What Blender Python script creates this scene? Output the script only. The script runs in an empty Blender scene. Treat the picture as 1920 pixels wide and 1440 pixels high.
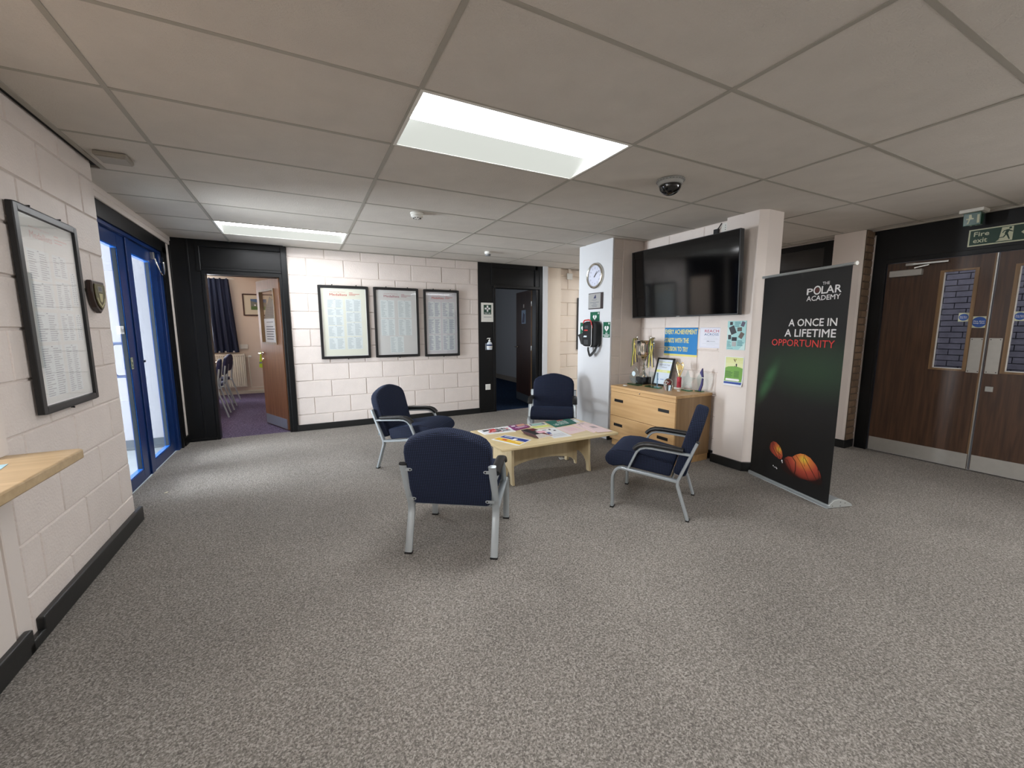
import bpy, bmesh, math, random
from mathutils import Vector, Matrix
random.seed(7)
scn = bpy.context.scene
COL = scn.collection
R = math.radians
PI = math.pi

# ---------------------------------------------------------------- camera
cd = bpy.data.cameras.new('camera'); cam = bpy.data.objects.new('camera', cd); COL.objects.link(cam)
cd.sensor_fit = 'HORIZONTAL'; cd.sensor_width = 36.0; cd.lens = 36.0 * 769.99 / 1920.0
cd.clip_start = 0.05; cd.clip_end = 200
def cam_axes(yaw, pitch, roll):
    cy, sy = math.cos(yaw), math.sin(yaw)
    f = Vector((sy*math.cos(pitch), cy*math.cos(pitch), math.sin(pitch)))
    r = Vector((cy, -sy, 0)); u = r.cross(f); c, s = math.cos(roll), math.sin(roll)
    return c*r + s*u, -s*r + c*u, f
_r, _u, _f = cam_axes(.4731, -.1324, -.002)
M = Matrix((( _r.x, _u.x, -_f.x, .6738), (_r.y, _u.y, -_f.y, -1.8804), (_r.z, _u.z, -_f.z, 1.322), (0, 0, 0, 1)))
cam.matrix_world = M
scn.camera = cam
# ---------------------------------------------------------------- world, light, exposure
w = bpy.data.worlds.new('world'); scn.world = w; w.use_nodes = True
bg = w.node_tree.nodes['Background']; bg.inputs[0].default_value = (.88, .93, 1.0, 1); bg.inputs[1].default_value = 1.7
scn.view_settings.view_transform = 'Standard'; scn.view_settings.look = 'None'
scn.view_settings.exposure = 0.64; scn.view_settings.gamma = 1.0; scn.view_settings.use_curve_mapping = False
scn.cycles.use_denoising = True
scn.cycles.max_bounces = 10; scn.cycles.diffuse_bounces = 6; scn.cycles.transparent_max_bounces = 16
scn.cycles.sample_clamp_indirect = 6.0
LAMP = 31.0            # radiance of the ceiling fittings
def area(name, loc, size, power, rot, color=(1, 1, 1)):
    l = bpy.data.lights.new(name, 'AREA'); l.shape = 'RECTANGLE'; l.size, l.size_y = size
    l.energy = power; l.color = color
    o = bpy.data.objects.new(name, l); COL.objects.link(o); o.location = loc; o.rotation_euler = rot
    return o
# daylight through the outer porch doors and the meeting room window
area('porch_daylight', (-4.3, 2.6, .95), (2.2, 2.6), 880, (0, -PI/2-.12, 0), (.86, .93, 1.0))
area('added_window_light', (6.42, -3.2, 1.5), (1.3, 2.3), 60, (0, PI/2, 0), (1.0, 1.0, 1.0))  # added light behind the viewpoint, lifting the ceiling and left wall
area('reception_fill', (-2.3, -.7, 1.9), (1.0, 1.9), 62, (0, -PI/2, 0), (.97, .985, 1.0))  # unseen fill added inside the office to brighten the television wall
area('window_daylight', (-1.375, 8.42, 1.6), (1.0, 1.3), 130, (-PI/2, 0, 0), (.9, .94, 1.0))

area('dark_room_fill', (2.6, 6.8, 1.4), (1.2, 2.0), 8, (0, -PI/2, 0), (.85, .9, 1.0))  # fill lamp added to lift the dark room; no window is built there
# ---------------------------------------------------------------- materials
def lin(c):
    return tuple(((v/12.92) if v <= .04045 else ((v+.055)/1.055)**2.4) for v in [x/255 for x in c]) + (1,)
MATS = {}
def nt(name):
    m = bpy.data.materials.new(name); m.use_nodes = True
    return m, m.node_tree.nodes, m.node_tree.links, m.node_tree.nodes['Principled BSDF']
def mat(name, c, rough=.6, metal=0., bump=0., bscale=80., var=0., vscale=6., spec=.5, rand=0., coat=0., alpha=1, stretch=None):
    if name in MATS: return MATS[name]
    m, N, L, B = nt(name)
    B.inputs['Base Color'].default_value = lin(c); B.inputs['Roughness'].default_value = rough
    B.inputs['Metallic'].default_value = metal; B.inputs['Specular IOR Level'].default_value = spec
    B.inputs['Coat Weight'].default_value = coat; B.inputs['Coat Roughness'].default_value = .08
    tc = N.new('ShaderNodeTexCoord'); src = tc.outputs['Object']
    if stretch:
        mp = N.new('ShaderNodeMapping'); mp.inputs['Scale'].default_value = stretch; L.new(src, mp.inputs[0]); src = mp.outputs[0]
    if var or rand:
        nz = N.new('ShaderNodeTexNoise'); nz.inputs['Scale'].default_value = vscale; nz.inputs['Detail'].default_value = 5
        L.new(src, nz.inputs['Vector'])
        mr = N.new('ShaderNodeMapRange'); mr.inputs[1].default_value = .3; mr.inputs[2].default_value = .7
        mr.inputs[3].default_value = 1-var; mr.inputs[4].default_value = 1+var; L.new(nz.outputs[0], mr.inputs[0])
        val = mr.outputs[0]
        if rand:
            oi = N.new('ShaderNodeObjectInfo'); r2 = N.new('ShaderNodeMapRange')
            r2.inputs[3].default_value = 1-rand; r2.inputs[4].default_value = 1+rand; L.new(oi.outputs['Random'], r2.inputs[0])
            mm = N.new('ShaderNodeMath'); mm.operation = 'MULTIPLY'; L.new(val, mm.inputs[0]); L.new(r2.outputs[0], mm.inputs[1]); val = mm.outputs[0]
        vm = N.new('ShaderNodeVectorMath'); vm.operation = 'SCALE'; vm.inputs[0].default_value = lin(c)[:3]
        L.new(val, vm.inputs['Scale']); L.new(vm.outputs[0], B.inputs['Base Color'])
    if bump:
        nb = N.new('ShaderNodeTexNoise'); nb.inputs['Scale'].default_value = bscale; nb.inputs['Detail'].default_value = 4
        L.new(src, nb.inputs['Vector'])
        bp = N.new('ShaderNodeBump'); bp.inputs['Strength'].default_value = bump; bp.inputs['Distance'].default_value = .004
        L.new(nb.outputs[0], bp.inputs['Height']); L.new(bp.outputs[0], B.inputs['Normal'])
    MATS[name] = m
    return m
def emit(name, c, s):
    if name in MATS: return MATS[name]
    m, N, L, B = nt(name)
    B.inputs['Base Color'].default_value = (.9, .9, .9, 1)
    B.inputs['Emission Color'].default_value = lin(c); B.inputs['Emission Strength'].default_value = s
    MATS[name] = m; return m
def pane_mat(name, tint=(255, 255, 255), refl=.9, rough=.02, wire=False):
    if name in MATS: return MATS[name]
    m, N, L, B = nt(name); N.remove(B)
    out = [n for n in N if n.type == 'OUTPUT_MATERIAL'][0]
    t = N.new('ShaderNodeBsdfTransparent'); t.inputs[0].default_value = lin(tint)
    g = N.new('ShaderNodeBsdfGlossy'); g.inputs['Roughness'].default_value = rough
    lw = N.new('ShaderNodeLayerWeight'); lw.inputs['Blend'].default_value = .5
    pw = N.new('ShaderNodeMath'); pw.operation = 'POWER'; pw.inputs[1].default_value = 4.0; L.new(lw.outputs['Facing'], pw.inputs[0])
    mu = N.new('ShaderNodeMath'); mu.operation = 'MULTIPLY_ADD'; mu.inputs[1].default_value = refl*.8; mu.inputs[2].default_value = .035*refl
    L.new(pw.outputs[0], mu.inputs[0]); mx = N.new('ShaderNodeMixShader')
    L.new(mu.outputs[0], mx.inputs[0]); L.new(t.outputs[0], mx.inputs[1]); L.new(g.outputs[0], mx.inputs[2])
    L.new(mx.outputs[0], out.inputs[0]); MATS[name] = m; return m
def glass_mat(name, tint, rough=0.0):
    if name in MATS: return MATS[name]
    m, N, L, B = nt(name)
    B.inputs['Base Color'].default_value = lin(tint); B.inputs['Roughness'].default_value = rough
    B.inputs['Transmission Weight'].default_value = 1; B.inputs['IOR'].default_value = 1.45
    MATS[name] = m; return m
def wood(name, c1, c2, axis='z', rough=.45, scale=1.0):
    if name in MATS: return MATS[name]
    m, N, L, B = nt(name)
    tc = N.new('ShaderNodeTexCoord'); mp = N.new('ShaderNodeMapping')
    s = {'x': (1.2, 22, 22), 'y': (22, 1.2, 22), 'z': (22, 22, 1.2)}[axis]
    mp.inputs['Scale'].default_value = tuple(v*scale for v in s); L.new(tc.outputs['Object'], mp.inputs[0])
    nz = N.new('ShaderNodeTexNoise'); nz.inputs['Scale'].default_value = 1.6; nz.inputs['Detail'].default_value = 8; nz.inputs['Distortion'].default_value = .4
    L.new(mp.outputs[0], nz.inputs['Vector'])
    cr = N.new('ShaderNodeValToRGB'); cr.color_ramp.elements[0].position = .35; cr.color_ramp.elements[1].position = .68
    cr.color_ramp.elements[0].color = lin(c1); cr.color_ramp.elements[1].color = lin(c2)
    L.new(nz.outputs[0], cr.inputs[0]); L.new(cr.outputs[0], B.inputs['Base Color']); B.inputs['Roughness'].default_value = rough
    MATS[name] = m; return m
def carpet(name, dark, mid, light, sc=170):
    m, N, L, B = nt(name)
    tc = N.new('ShaderNodeTexCoord')
    mp = N.new('ShaderNodeMapping'); mp.inputs['Scale'].default_value = (1, 1, 1); L.new(tc.outputs['Object'], mp.inputs[0])
    v = N.new('ShaderNodeTexVoronoi'); v.inputs['Scale'].default_value = sc; L.new(mp.outputs[0], v.inputs['Vector'])
    n1 = N.new('ShaderNodeTexNoise'); n1.inputs['Scale'].default_value = sc*.45; n1.inputs['Detail'].default_value = 3; L.new(mp.outputs[0], n1.inputs['Vector'])
    n2 = N.new('ShaderNodeTexNoise'); n2.inputs['Scale'].default_value = 1.3; n2.inputs['Detail'].default_value = 4; L.new(mp.outputs[0], n2.inputs['Vector'])
    sp = N.new('ShaderNodeSeparateColor'); L.new(v.outputs['Color'], sp.inputs[0])
    ad = N.new('ShaderNodeMath'); ad.operation = 'MULTIPLY_ADD'; ad.inputs[1].default_value = .45; L.new(sp.outputs[0], ad.inputs[0])
    m2 = N.new('ShaderNodeMath'); m2.operation = 'MULTIPLY_ADD'; m2.inputs[1].default_value = .9; m2.inputs[2].default_value = -.18
    L.new(n1.outputs[0], m2.inputs[0]); L.new(m2.outputs[0], ad.inputs[2])
    cr = N.new('ShaderNodeValToRGB'); e = cr.color_ramp.elements; e[0].position = .22; e[0].color = lin(dark); e[1].position = .78; e[1].color = lin(light)
    k = e.new(.5); k.color = lin(mid); L.new(ad.outputs[0], cr.inputs[0])
    mr = N.new('ShaderNodeMapRange'); mr.inputs[1].default_value = .3; mr.inputs[2].default_value = .7; mr.inputs[3].default_value = .88; mr.inputs[4].default_value = 1.1
    L.new(n2.outputs[0], mr.inputs[0]); vm = N.new('ShaderNodeVectorMath'); vm.operation = 'SCALE'
    L.new(cr.outputs[0], vm.inputs[0]); L.new(mr.outputs[0], vm.inputs['Scale']); L.new(vm.outputs[0], B.inputs['Base Color'])
    B.inputs['Roughness'].default_value = .95; B.inputs['Specular IOR Level'].default_value = .1
    bp = N.new('ShaderNodeBump'); bp.inputs['Strength'].default_value = .55; bp.inputs['Distance'].default_value = .005
    L.new(ad.outputs[0], bp.inputs['Height']); L.new(bp.outputs[0], B.inputs['Normal'])
    return m
def fabric(name, base, dot, pitch=.0105, rad=.28):
    """navy upholstery with a woven grid of small pale dots, laid on the main plane of each face"""
    m, N, L, B = nt(name)
    tc = N.new('ShaderNodeTexCoord'); sep = N.new('ShaderNodeSeparateXYZ')
    sc = N.new('ShaderNodeVectorMath'); sc.operation = 'SCALE'; sc.inputs['Scale'].default_value = 1/pitch
    L.new(tc.outputs['Object'], sc.inputs[0]); fr = N.new('ShaderNodeVectorMath'); fr.operation = 'FRACTION'; L.new(sc.outputs[0], fr.inputs[0])
    sb = N.new('ShaderNodeVectorMath'); sb.operation = 'SUBTRACT'; sb.inputs[1].default_value = (.5, .5, .5); L.new(fr.outputs[0], sb.inputs[0])
    L.new(sb.outputs[0], sep.inputs[0])
    sn = N.new('ShaderNodeSeparateXYZ'); L.new(tc.outputs['Normal'], sn.inputs[0])
    def math(op, a, b=None):
        n = N.new('ShaderNodeMath'); n.operation = op
        for i, x in enumerate((a, b)):
            if x is None: continue
            if isinstance(x, (int, float)): n.inputs[i].default_value = x
            else: L.new(x, n.inputs[i])
        return n.outputs[0]
    sq = [math('MULTIPLY', o, o) for o in sep.outputs]
    ab = [math('ABSOLUTE', o) for o in sn.outputs]
    tot = None
    for k in range(3):
        i, j = [q for q in range(3) if q != k]
        d = math('SQRT', math('ADD', sq[i], sq[j])); dotm = math('LESS_THAN', d, rad)
        sel = math('MULTIPLY', math('GREATER_THAN', ab[k], math('SUBTRACT', ab[i], .0001)), math('GREATER_THAN', ab[k], math('SUBTRACT', ab[j], .0001)))
        x = math('MULTIPLY', dotm, sel); tot = x if tot is None else math('MAXIMUM', tot, x)
    mx = N.new('ShaderNodeMix'); mx.data_type = 'RGBA'; mx.inputs['A'].default_value = lin(base); mx.inputs['B'].default_value = lin(dot)
    L.new(tot, mx.inputs['Factor']); L.new(mx.outputs['Result'], B.inputs['Base Color'])
    B.inputs['Roughness'].default_value = .85; B.inputs['Specular IOR Level'].default_value = .2
    B.inputs['Sheen Weight'].default_value = .08; B.inputs['Sheen Roughness'].default_value = .4; B.inputs['Sheen Tint'].default_value = lin((120, 160, 230))
    bp = N.new('ShaderNodeBump'); bp.inputs['Strength'].default_value = .25; bp.inputs['Distance'].default_value = .002
    L.new(tot, bp.inputs['Height']); L.new(bp.outputs[0], B.inputs['Normal'])
    return m

m_paint = mat('painted_block', (222, 212, 205), .5, bump=.9, bscale=75, var=.03, vscale=9, rand=.018)
m_joint = mat('painted_joint', (212, 202, 195), .7, bump=.3)
m_beige = mat('beige_block', (232, 219, 203), .55, bump=.4, bscale=120, var=.02, rand=.015)
m_beigej = mat('beige_joint', (222, 208, 192), .7)
m_plaster = mat('painted_plaster', (221, 212, 205), .5, bump=.12, bscale=60, var=.02, vscale=3)
m_white = mat('white_board', (214, 216, 219), .4, bump=.05, bscale=30)
m_black = mat('black_gloss_paint', (15, 16, 17), .38, bump=.08, bscale=25, spec=.3)
m_base = mat('black_skirting', (27, 28, 28), .35, bump=.1, bscale=30)
m_blue = mat('blue_aluminium', (14, 48, 104), .3, metal=.15, coat=.3)
m_blue2 = mat('blue_edge', (18, 96, 190), .25, coat=.3)
m_seal = mat('dark_seal', (16, 30, 40), .5)
m_tile = mat('ceiling_tile', (202, 196, 187), .9, bump=.75, bscale=150, var=.035, vscale=5, spec=.1, rand=.02)
m_rail = mat('ceiling_rail', (160, 155, 144), .6)
m_dark = mat('dark_void', (30, 28, 27), .9)
m_ltw = wood('pale_laminate', (205, 186, 143), (218, 200, 158), 'x', .35)
m_ltw2 = wood('pale_laminate_upright', (202, 184, 146), (214, 198, 160), 'z', .4)
m_edge = mat('pale_edging', (196, 178, 132), .45)
m_beech = wood('beech_veneer', (190, 152, 104), (206, 170, 122), 'x', .4, .7)
m_beechd = wood('beech_shaded_side', (140, 112, 78), (156, 126, 90), 'z', .4)  # same beech, darkened for the sides turned away from the daylight
m_count = wood('counter_beech', (172, 148, 112), (188, 164, 127), 'y', .35)
m_door = wood('walnut_veneer', (58, 38, 25), (84, 58, 40), 'z', .38, 1.1)
m_door1 = wood('sapele_veneer', (120, 78, 50), (150, 102, 70), 'z', .35, 1.1)
m_door2 = wood('dark_veneer', (52, 34, 28), (74, 48, 38), 'z', .35)
m_bead = wood('pale_bead', (108, 82, 54), (134, 106, 72), 'z', .4)
m_steel = mat('satin_steel', (176, 176, 172), .35, metal=.9, bump=.05, bscale=200, stretch=(1, 1, 30))
m_plate = mat('brushed_plate', (170, 168, 162), .45, metal=.35, var=.04, vscale=20)
m_frame = mat('silver_enamel', (178, 186, 190), .32, metal=.55)
m_chrome = mat('chrome', (235, 232, 224), .08, metal=1)
m_gold = mat('gold', (232, 205, 140), .2, metal=1)
m_armp = mat('black_armrest', (22, 22, 23), .45, bump=.1, bscale=150)
m_blk = mat('black_plastic', (18, 18, 19), .4)
m_rub = mat('black_rubber', (12, 12, 12), .7)
m_fab = fabric('navy_dotted_fabric', (18, 22, 36), (46, 55, 80))
m_fab2 = mat('purple_blue_fabric', (36, 37, 74), .85, bump=.3, bscale=200)
m_curt = mat('navy_curtain', (20, 31, 58), .8, bump=.2, bscale=200)
m_wp = mat('white_plastic', (222, 221, 214), .4)
m_rad = mat('radiator_white', (224, 220, 206), .35)
m_paper = mat('white_paper', (226, 229, 232), .6)
m_pcream = mat('cream_mount', (218, 220, 206), .6)
m_pgrey = mat('pale_grey_mount', (205, 206, 204), .6)
m_pcool = mat('cool_grey_mount', (205, 205, 210), .6)
m_print = mat('grey_print', (120, 126, 134), .7)
m_printb = mat('blue_print', (70, 80, 110), .7)
m_fine = mat('faint_print', (168, 180, 182), .7)
m_redp = mat('red_print', (190, 58, 52), .6)
m_sgreen = mat('safety_green', (12, 92, 66), .45)
m_dgreen = mat('dark_sign_green', (6, 54, 36), .4)
m_glow = mat('photoluminescent_white', (196, 200, 172), .5)
m_banner = mat('banner_black', (17, 18, 20), .5, var=.1, vscale=2)
m_bwht = mat('banner_white', (232, 232, 232), .5)
m_bred = mat('banner_red', (214, 66, 62), .5)
m_pane = pane_mat('clear_pane')
m_pict = pane_mat('picture_glass', refl=1.0)
m_wired = pane_mat('wired_glass', (205, 206, 212), .8)
m_gl = pane_mat('award_glass', (243, 249, 249), .5)
m_glg = pane_mat('green_edge_glass', (176, 214, 200), 1.0)
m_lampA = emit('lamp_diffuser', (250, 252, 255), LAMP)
m_lampB = emit('reflector_glow_bright', (250, 252, 255), 4.0)  # reflected lamp light put into the reflector as its own glow
m_lampC = mat('reflector_glow_dim', (60, 61, 60), .5)  # far reflector: darkened base, its lit tone put in as emission
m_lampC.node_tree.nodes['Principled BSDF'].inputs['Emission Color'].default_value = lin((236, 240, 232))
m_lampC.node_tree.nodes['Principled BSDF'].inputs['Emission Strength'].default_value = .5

# ---------------------------------------------------------------- geometry helpers
class G:
    def __init__(s): s.v = []; s.f = []; s.mi = []; s.ms = []; s.cur = 0
    def use(s, m):
        if m not in s.ms: s.ms.append(m)
        s.cur = s.ms.index(m); return s
    def add(s, vs, fs):
        b = len(s.v); s.v += [tuple(v) for v in vs]
        for f in fs: s.f.append(tuple(b+i for i in f)); s.mi.append(s.cur)
        return s
    def box(s, x0, y0, z0, x1, y1, z1):
        x0, x1 = sorted((x0, x1)); y0, y1 = sorted((y0, y1)); z0, z1 = sorted((z0, z1))
        return s.add([(x0,y0,z0),(x1,y0,z0),(x1,y1,z0),(x0,y1,z0),(x0,y0,z1),(x1,y0,z1),(x1,y1,z1),(x0,y1,z1)],
                     [(0,3,2,1),(4,5,6,7),(0,1,5,4),(1,2,6,5),(2,3,7,6),(3,0,4,7)])
    def prism(s, pts, vec):
        n = len(pts); vec = Vector(vec); p = [Vector(q) for q in pts]
        return s.add(p + [q+vec for q in p], [tuple(range(n-1, -1, -1)), tuple(range(n, 2*n))] + [(i, (i+1) % n, n+(i+1) % n, n+i) for i in range(n)])
    def poly(s, pts): return s.add(pts, [tuple(range(len(pts)))])
    def tube(s, path, rx, ry=None, n=8, up=None, cap=True, power=1.0):
        ry = ry or rx; P = [Vector(p) for p in path]; k = len(P); vs = []; fs = []; prev = None
        for i in range(k):
            t = (P[min(i+1, k-1)] - P[max(i-1, 0)]).normalized()
            if up is not None: a = Vector(up); a = (a - t*a.dot(t)).normalized()
            else:
                a = prev if prev is not None else (Vector((0, 0, 1)) if abs(t.z) < .9 else Vector((1, 0, 0)))
                a = (a - t*a.dot(t)).normalized()
            prev = a; b = t.cross(a)
            for j in range(n):
                q = 2*PI*(j+.5)/n; c, d = math.cos(q), math.sin(q)
                if power != 1: c = math.copysign(abs(c)**power, c); d = math.copysign(abs(d)**power, d)
                vs.append(P[i] + a*rx*c + b*ry*d)
        for i in range(k-1):
            for j in range(n): fs.append((i*n+j, i*n+(j+1) % n, (i+1)*n+(j+1) % n, (i+1)*n+j))
        if cap: fs += [tuple(range(n-1, -1, -1)), tuple((k-1)*n+j for j in range(n))]
        return s.add(vs, fs)
    def lathe(s, prof, c=(0, 0, 0), n=24, axis='z', sx=1., sy=1., cap=True):
        vs = []; fs = []; k = len(prof)
        for r, h in prof:
            for j in range(n):
                q = 2*PI*j/n; a, b = r*math.cos(q)*sx, r*math.sin(q)*sy
                p = {'z': (a, b, h), 'y': (a, h, b), 'x': (h, a, b)}[axis]; vs.append((p[0]+c[0], p[1]+c[1], p[2]+c[2]))
        for i in range(k-1):
            for j in range(n): fs.append((i*n+j, i*n+(j+1) % n, (i+1)*n+(j+1) % n, (i+1)*n+j))
        if cap and prof[0][0] > 1e-5: fs.append(tuple(range(n-1, -1, -1)))
        if cap and prof[-1][0] > 1e-5: fs.append(tuple((k-1)*n+j for j in range(n)))
        return s.add(vs, fs)
    def disc(s, x, z, r, y, n=20, sx=1.): return s.poly([(x+sx*r*math.cos(2*PI*i/n), y, z+r*math.sin(2*PI*i/n)) for i in range(n)])
    def rect(s, x0, z0, x1, z1, y): return s.poly([(x0, y, z0), (x1, y, z0), (x1, y, z1), (x0, y, z1)])
    def mesh(s, name, m=None, smooth=False, bevel=0, seg=2):
        me = bpy.data.meshes.new(name); me.from_pydata(s.v, [], s.f)
        ms = s.ms or [m]
        for x in ms: me.materials.append(x)
        if s.ms: me.polygons.foreach_set('material_index', s.mi)
        bm = bmesh.new(); bm.from_mesh(me)
        bmesh.ops.remove_doubles(bm, verts=bm.verts, dist=1e-6)
        bmesh.ops.recalc_face_normals(bm, faces=[f for f in bm.faces if len(bm.faces) > 1])
        if bevel:
            ed = [e for e in bm.edges if len(e.link_faces) == 2 and e.calc_face_angle(0) > R(28)]
            bmesh.ops.bevel(bm, geom=ed, offset=bevel, segments=seg, profile=.5, affect='EDGES', clamp_overlap=True)
        bm.to_mesh(me); bm.free()
        if smooth:
            me.polygons.foreach_set('use_smooth', [True]*len(me.polygons))
            me.set_sharp_from_angle(angle=R(smooth if smooth is not True else 40))
        return me
    def done(s, name, m=None, parent=None, loc=None, rz=0, **k):
        o = bpy.data.objects.new(name, s.mesh(name, m, **k)); COL.objects.link(o)
        if parent: o.parent = parent
        if loc: o.location = loc
        if rz: o.rotation_euler = (0, 0, rz)
        return o
def tag(o, label=None, cat=None, group=None, kind=None):
    if label: o['label'] = label
    if cat: o['category'] = cat
    if group: o['group'] = group
    if kind: o['kind'] = kind
    return o
def thing(name, label, cat, loc=(0, 0, 0), rz=0, group=None, kind=None):
    o = bpy.data.objects.new(name, None); COL.objects.link(o); o.location = loc; o.rotation_euler = (0, 0, rz)
    o.empty_display_size = .05
    return tag(o, label, cat, group, kind)
def struct(o, label, cat): return tag(o, label, cat, kind='structure')
def copy_tree(o, parent=None):
    c = o.copy(); COL.objects.link(c)
    if parent: c.parent = parent
    for ch in list(o.children): copy_tree(ch, c)
    return c
def text(s, m, parent, x0, z0, x1=None, h=None, y=-.001, name='lettering', bold=0., align='l', w=None, slant=0):
    """flat lettering on the x-z plane of the parent, fitted to a width and/or a height"""
    c = bpy.data.curves.new('t', 'FONT'); c.body = s; c.size = 1; c.resolution_u = 2
    t = bpy.data.objects.new('t', c); me = bpy.data.meshes.new_from_object(t)
    bpy.data.objects.remove(t); bpy.data.curves.remove(c)
    xs = [v.co.x for v in me.vertices]; ys = [v.co.y for v in me.vertices]
    a0, a1, b0, b1 = min(xs), max(xs), min(ys), max(ys)
    w = w or (x1-x0 if x1 is not None else None)
    sx = w/(a1-a0) if w else None; sz = h/(b1-b0) if h else None
    sx = sx or sz; sz = sz or sx; W = (a1-a0)*sx
    ox = x0 if align == 'l' else (x0-W if align == 'r' else x0-W/2)
    for v in me.vertices:
        zz = (v.co.y-b0)*sz
        v.co = (ox+(v.co.x-a0)*sx+slant*zz, y, z0+zz)
    if bold:      # heavier strokes: shifted copies, each on its own thin layer
        vs = [v.co.copy() for v in me.vertices]; fs = [tuple(p.vertices) for p in me.polygons]
        V2 = []; F2 = []; d = bold*(b1-b0)*sz*.8
        for i, (dx, dz) in enumerate(((0, 0), (d, 0), (-d, 0), (0, d), (0, -d))):
            b = len(V2); V2 += [(q.x+dx, q.y-.00006*i, q.z+dz) for q in vs]; F2 += [tuple(b+k for k in f) for f in fs]
        me = bpy.data.meshes.new(name); me.from_pydata(V2, [], F2)
    me.materials.clear(); me.materials.append(m); me.name = name
    o = bpy.data.objects.new(name, me); COL.objects.link(o); o.parent = parent
    return o
def tlines(g, x0, x1, z1, n, step, th, y, jit=.35, rnd=random):
    for i in range(n):
        z = z1-i*step; e = x0+(x1-x0)*(1-jit*rnd.random())
        g.rect(x0, z-th, e, z, y)
def arc(cx, cz, r, a0, a1, n=6): return [(cx+r*math.cos(R(a0+(a1-a0)*i/n)), cz+r*math.sin(R(a0+(a1-a0)*i/n))) for i in range(n+1)]

# ---------------------------------------------------------------- masonry
ZJ = [-.012, .211, .434, .657, .881, 1.105, 1.329, 1.552, 1.776, 2.0, 2.225, 2.345]
BL = {}
def block_mesh(w_, h_, m):
    key = (round(w_, 3), round(h_, 3), m.name)
    if key not in BL:
        b = .005; d = .009
        g = G(); g.add([(b, 0, b), (w_-b, 0, b), (w_-b, 0, h_-b), (b, 0, h_-b), (0, d, 0), (w_, d, 0), (w_, d, h_), (0, d, h_)],
                       [(0,1,2,3), (4,5,1,0), (5,6,2,1), (6,7,3,2), (7,4,0,3)])
        BL[key] = g.mesh('block', m)
    return BL[key]
def blocks(wall, m, x0, x1, phase, sp=.4445, zj=ZJ, z0=0, z1=2.345, name='block', gap=.007):
    """real blocks 7 mm proud of the joint face; phase gives a vertical joint for even and odd courses"""
    for k in range(len(zj)-1):
        a, b = max(zj[k], z0), min(zj[k+1], z1)
        if b-a < .03: continue
        ph = phase[k % 2]; e = [x0]; q = ph - math.ceil((ph-x0)/sp)*sp
        while q < x1:
            if q > x0+.03 and q < x1-.03: e.append(q)
            q += sp
        e.append(x1)
        for i in range(len(e)-1):
            o = bpy.data.objects.new(name, block_mesh(e[i+1]-e[i]-gap, b-a-gap, m)); COL.objects.link(o)
            o.parent = wall; o.location = (e[i]+gap/2, random.uniform(-.0012, .0012), a+gap/2)

# ================================================================ SETTING
CE = 2.344
XR = 6.17
m_carp = carpet('grey_loop_carpet', (94, 90, 85), (127, 122, 116), (163, 158, 151), 225)
struct(G().box(-.62, -4.5, -.06, XR+.05, 4.115, 0).done('floor', m_carp), 'mottled grey loop pile carpet across the whole lounge', 'floor')
m_purp = carpet('purple_carpet', (60, 50, 72), (88, 76, 100), (116, 104, 126), 120)
struct(G().box(-3.2, 4.115, -.06, 2.4, 8.25, 0).done('floor', m_purp), 'dull purple carpet of the meeting room beyond the left doorway', 'floor')
m_navyc = carpet('navy_carpet', (16, 28, 46), (26, 42, 66), (40, 58, 84), 120)
struct(G().box(2.5, 4.115, -.06, 5.6, 9.4, 0).done('floor', m_navyc), 'dark blue carpet of the unlit room behind the first aid sign', 'floor')
m_vin = mat('porch_vinyl', (150, 158, 160), .35, bump=.1, bscale=200, var=.05)
struct(G().box(-2.8, 1.6, -.06, -.62, 4.0, -.004).done('floor', m_vin), 'pale grey floor of the bright porch outside the blue doors', 'floor')

# ceiling: slab, recessed tiles, exposed rails
ceil = struct(G().box(-.8, -4.6, 2.47, XR+.2, 4.2, 2.55).done('ceiling', m_dark), 'suspended ceiling of off-white textured tiles in a metal grid', 'ceiling')
FIX = [(1.2, 0), (0, 3.0), (0, -2.4), (3.6, -2.4), (4.8, 2.4)]
TM = {}
for i in range(-1, 6):
    for j in range(-8, 7):
        x0, x1, y0, y1 = i*1.2, (i+1)*1.2, j*.6, (j+1)*.6
        if any(abs(x0-a) < .01 and abs(y0-b) < .01 for a, b in FIX): continue
        x0 = max(x0, -.585 if y0 > 1.7 else -.375); x1 = min(x1, XR-.045); y0 = max(y0, -4.5); y1 = min(y1, 4.075)
        if i == -1 and j == 2: x0 = -.375
        if x1-x0 < .05 or y1-y0 < .05: continue
        key = (round(x1-x0, 3), round(y1-y0, 3))
        if key not in TM:
            w_, h_ = key; b = .008
            TM[key] = G().add([(b, b, .003), (w_-b, b, .003), (w_-b, h_-b, .003), (b, h_-b, .003), (0, 0, .009), (w_, 0, .009), (w_, h_, .009), (0, h_, .009),
                               (0, 0, .02), (w_, 0, .02), (w_, h_, .02), (0, h_, .02)],
                              [(3,2,1,0), (0,1,5,4), (1,2,6,5), (2,3,7,6), (3,0,4,7), (4,5,9,8), (5,6,10,9), (6,7,11,10), (7,4,8,11), (8,9,10,11)]).mesh('ceiling_tile', m_tile)
        o = bpy.data.objects.new('ceiling_tile', TM[key]); COL.objects.link(o); o.parent = ceil; o.location = (x0, y0, CE+random.uniform(-.0008, .001))
for i in range(0, 6):
    G().box(i*1.2-.011, -4.5, CE, i*1.2+.011, 4.075, CE+.012).done('grid_rail', m_rail, ceil)
for j in range(-7, 7):
    G().box(-.585 if j*.6 > 1.7 else -.375, j*.6-.010, CE+.0008, XR-.045, j*.6+.010, CE+.012).done('cross_rail', m_rail, ceil)
G().box(-.39, -4.5, CE-.004, -.365, 1.79, CE+.02).done('edge_trim_or_shade', m_rail, ceil)
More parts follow.
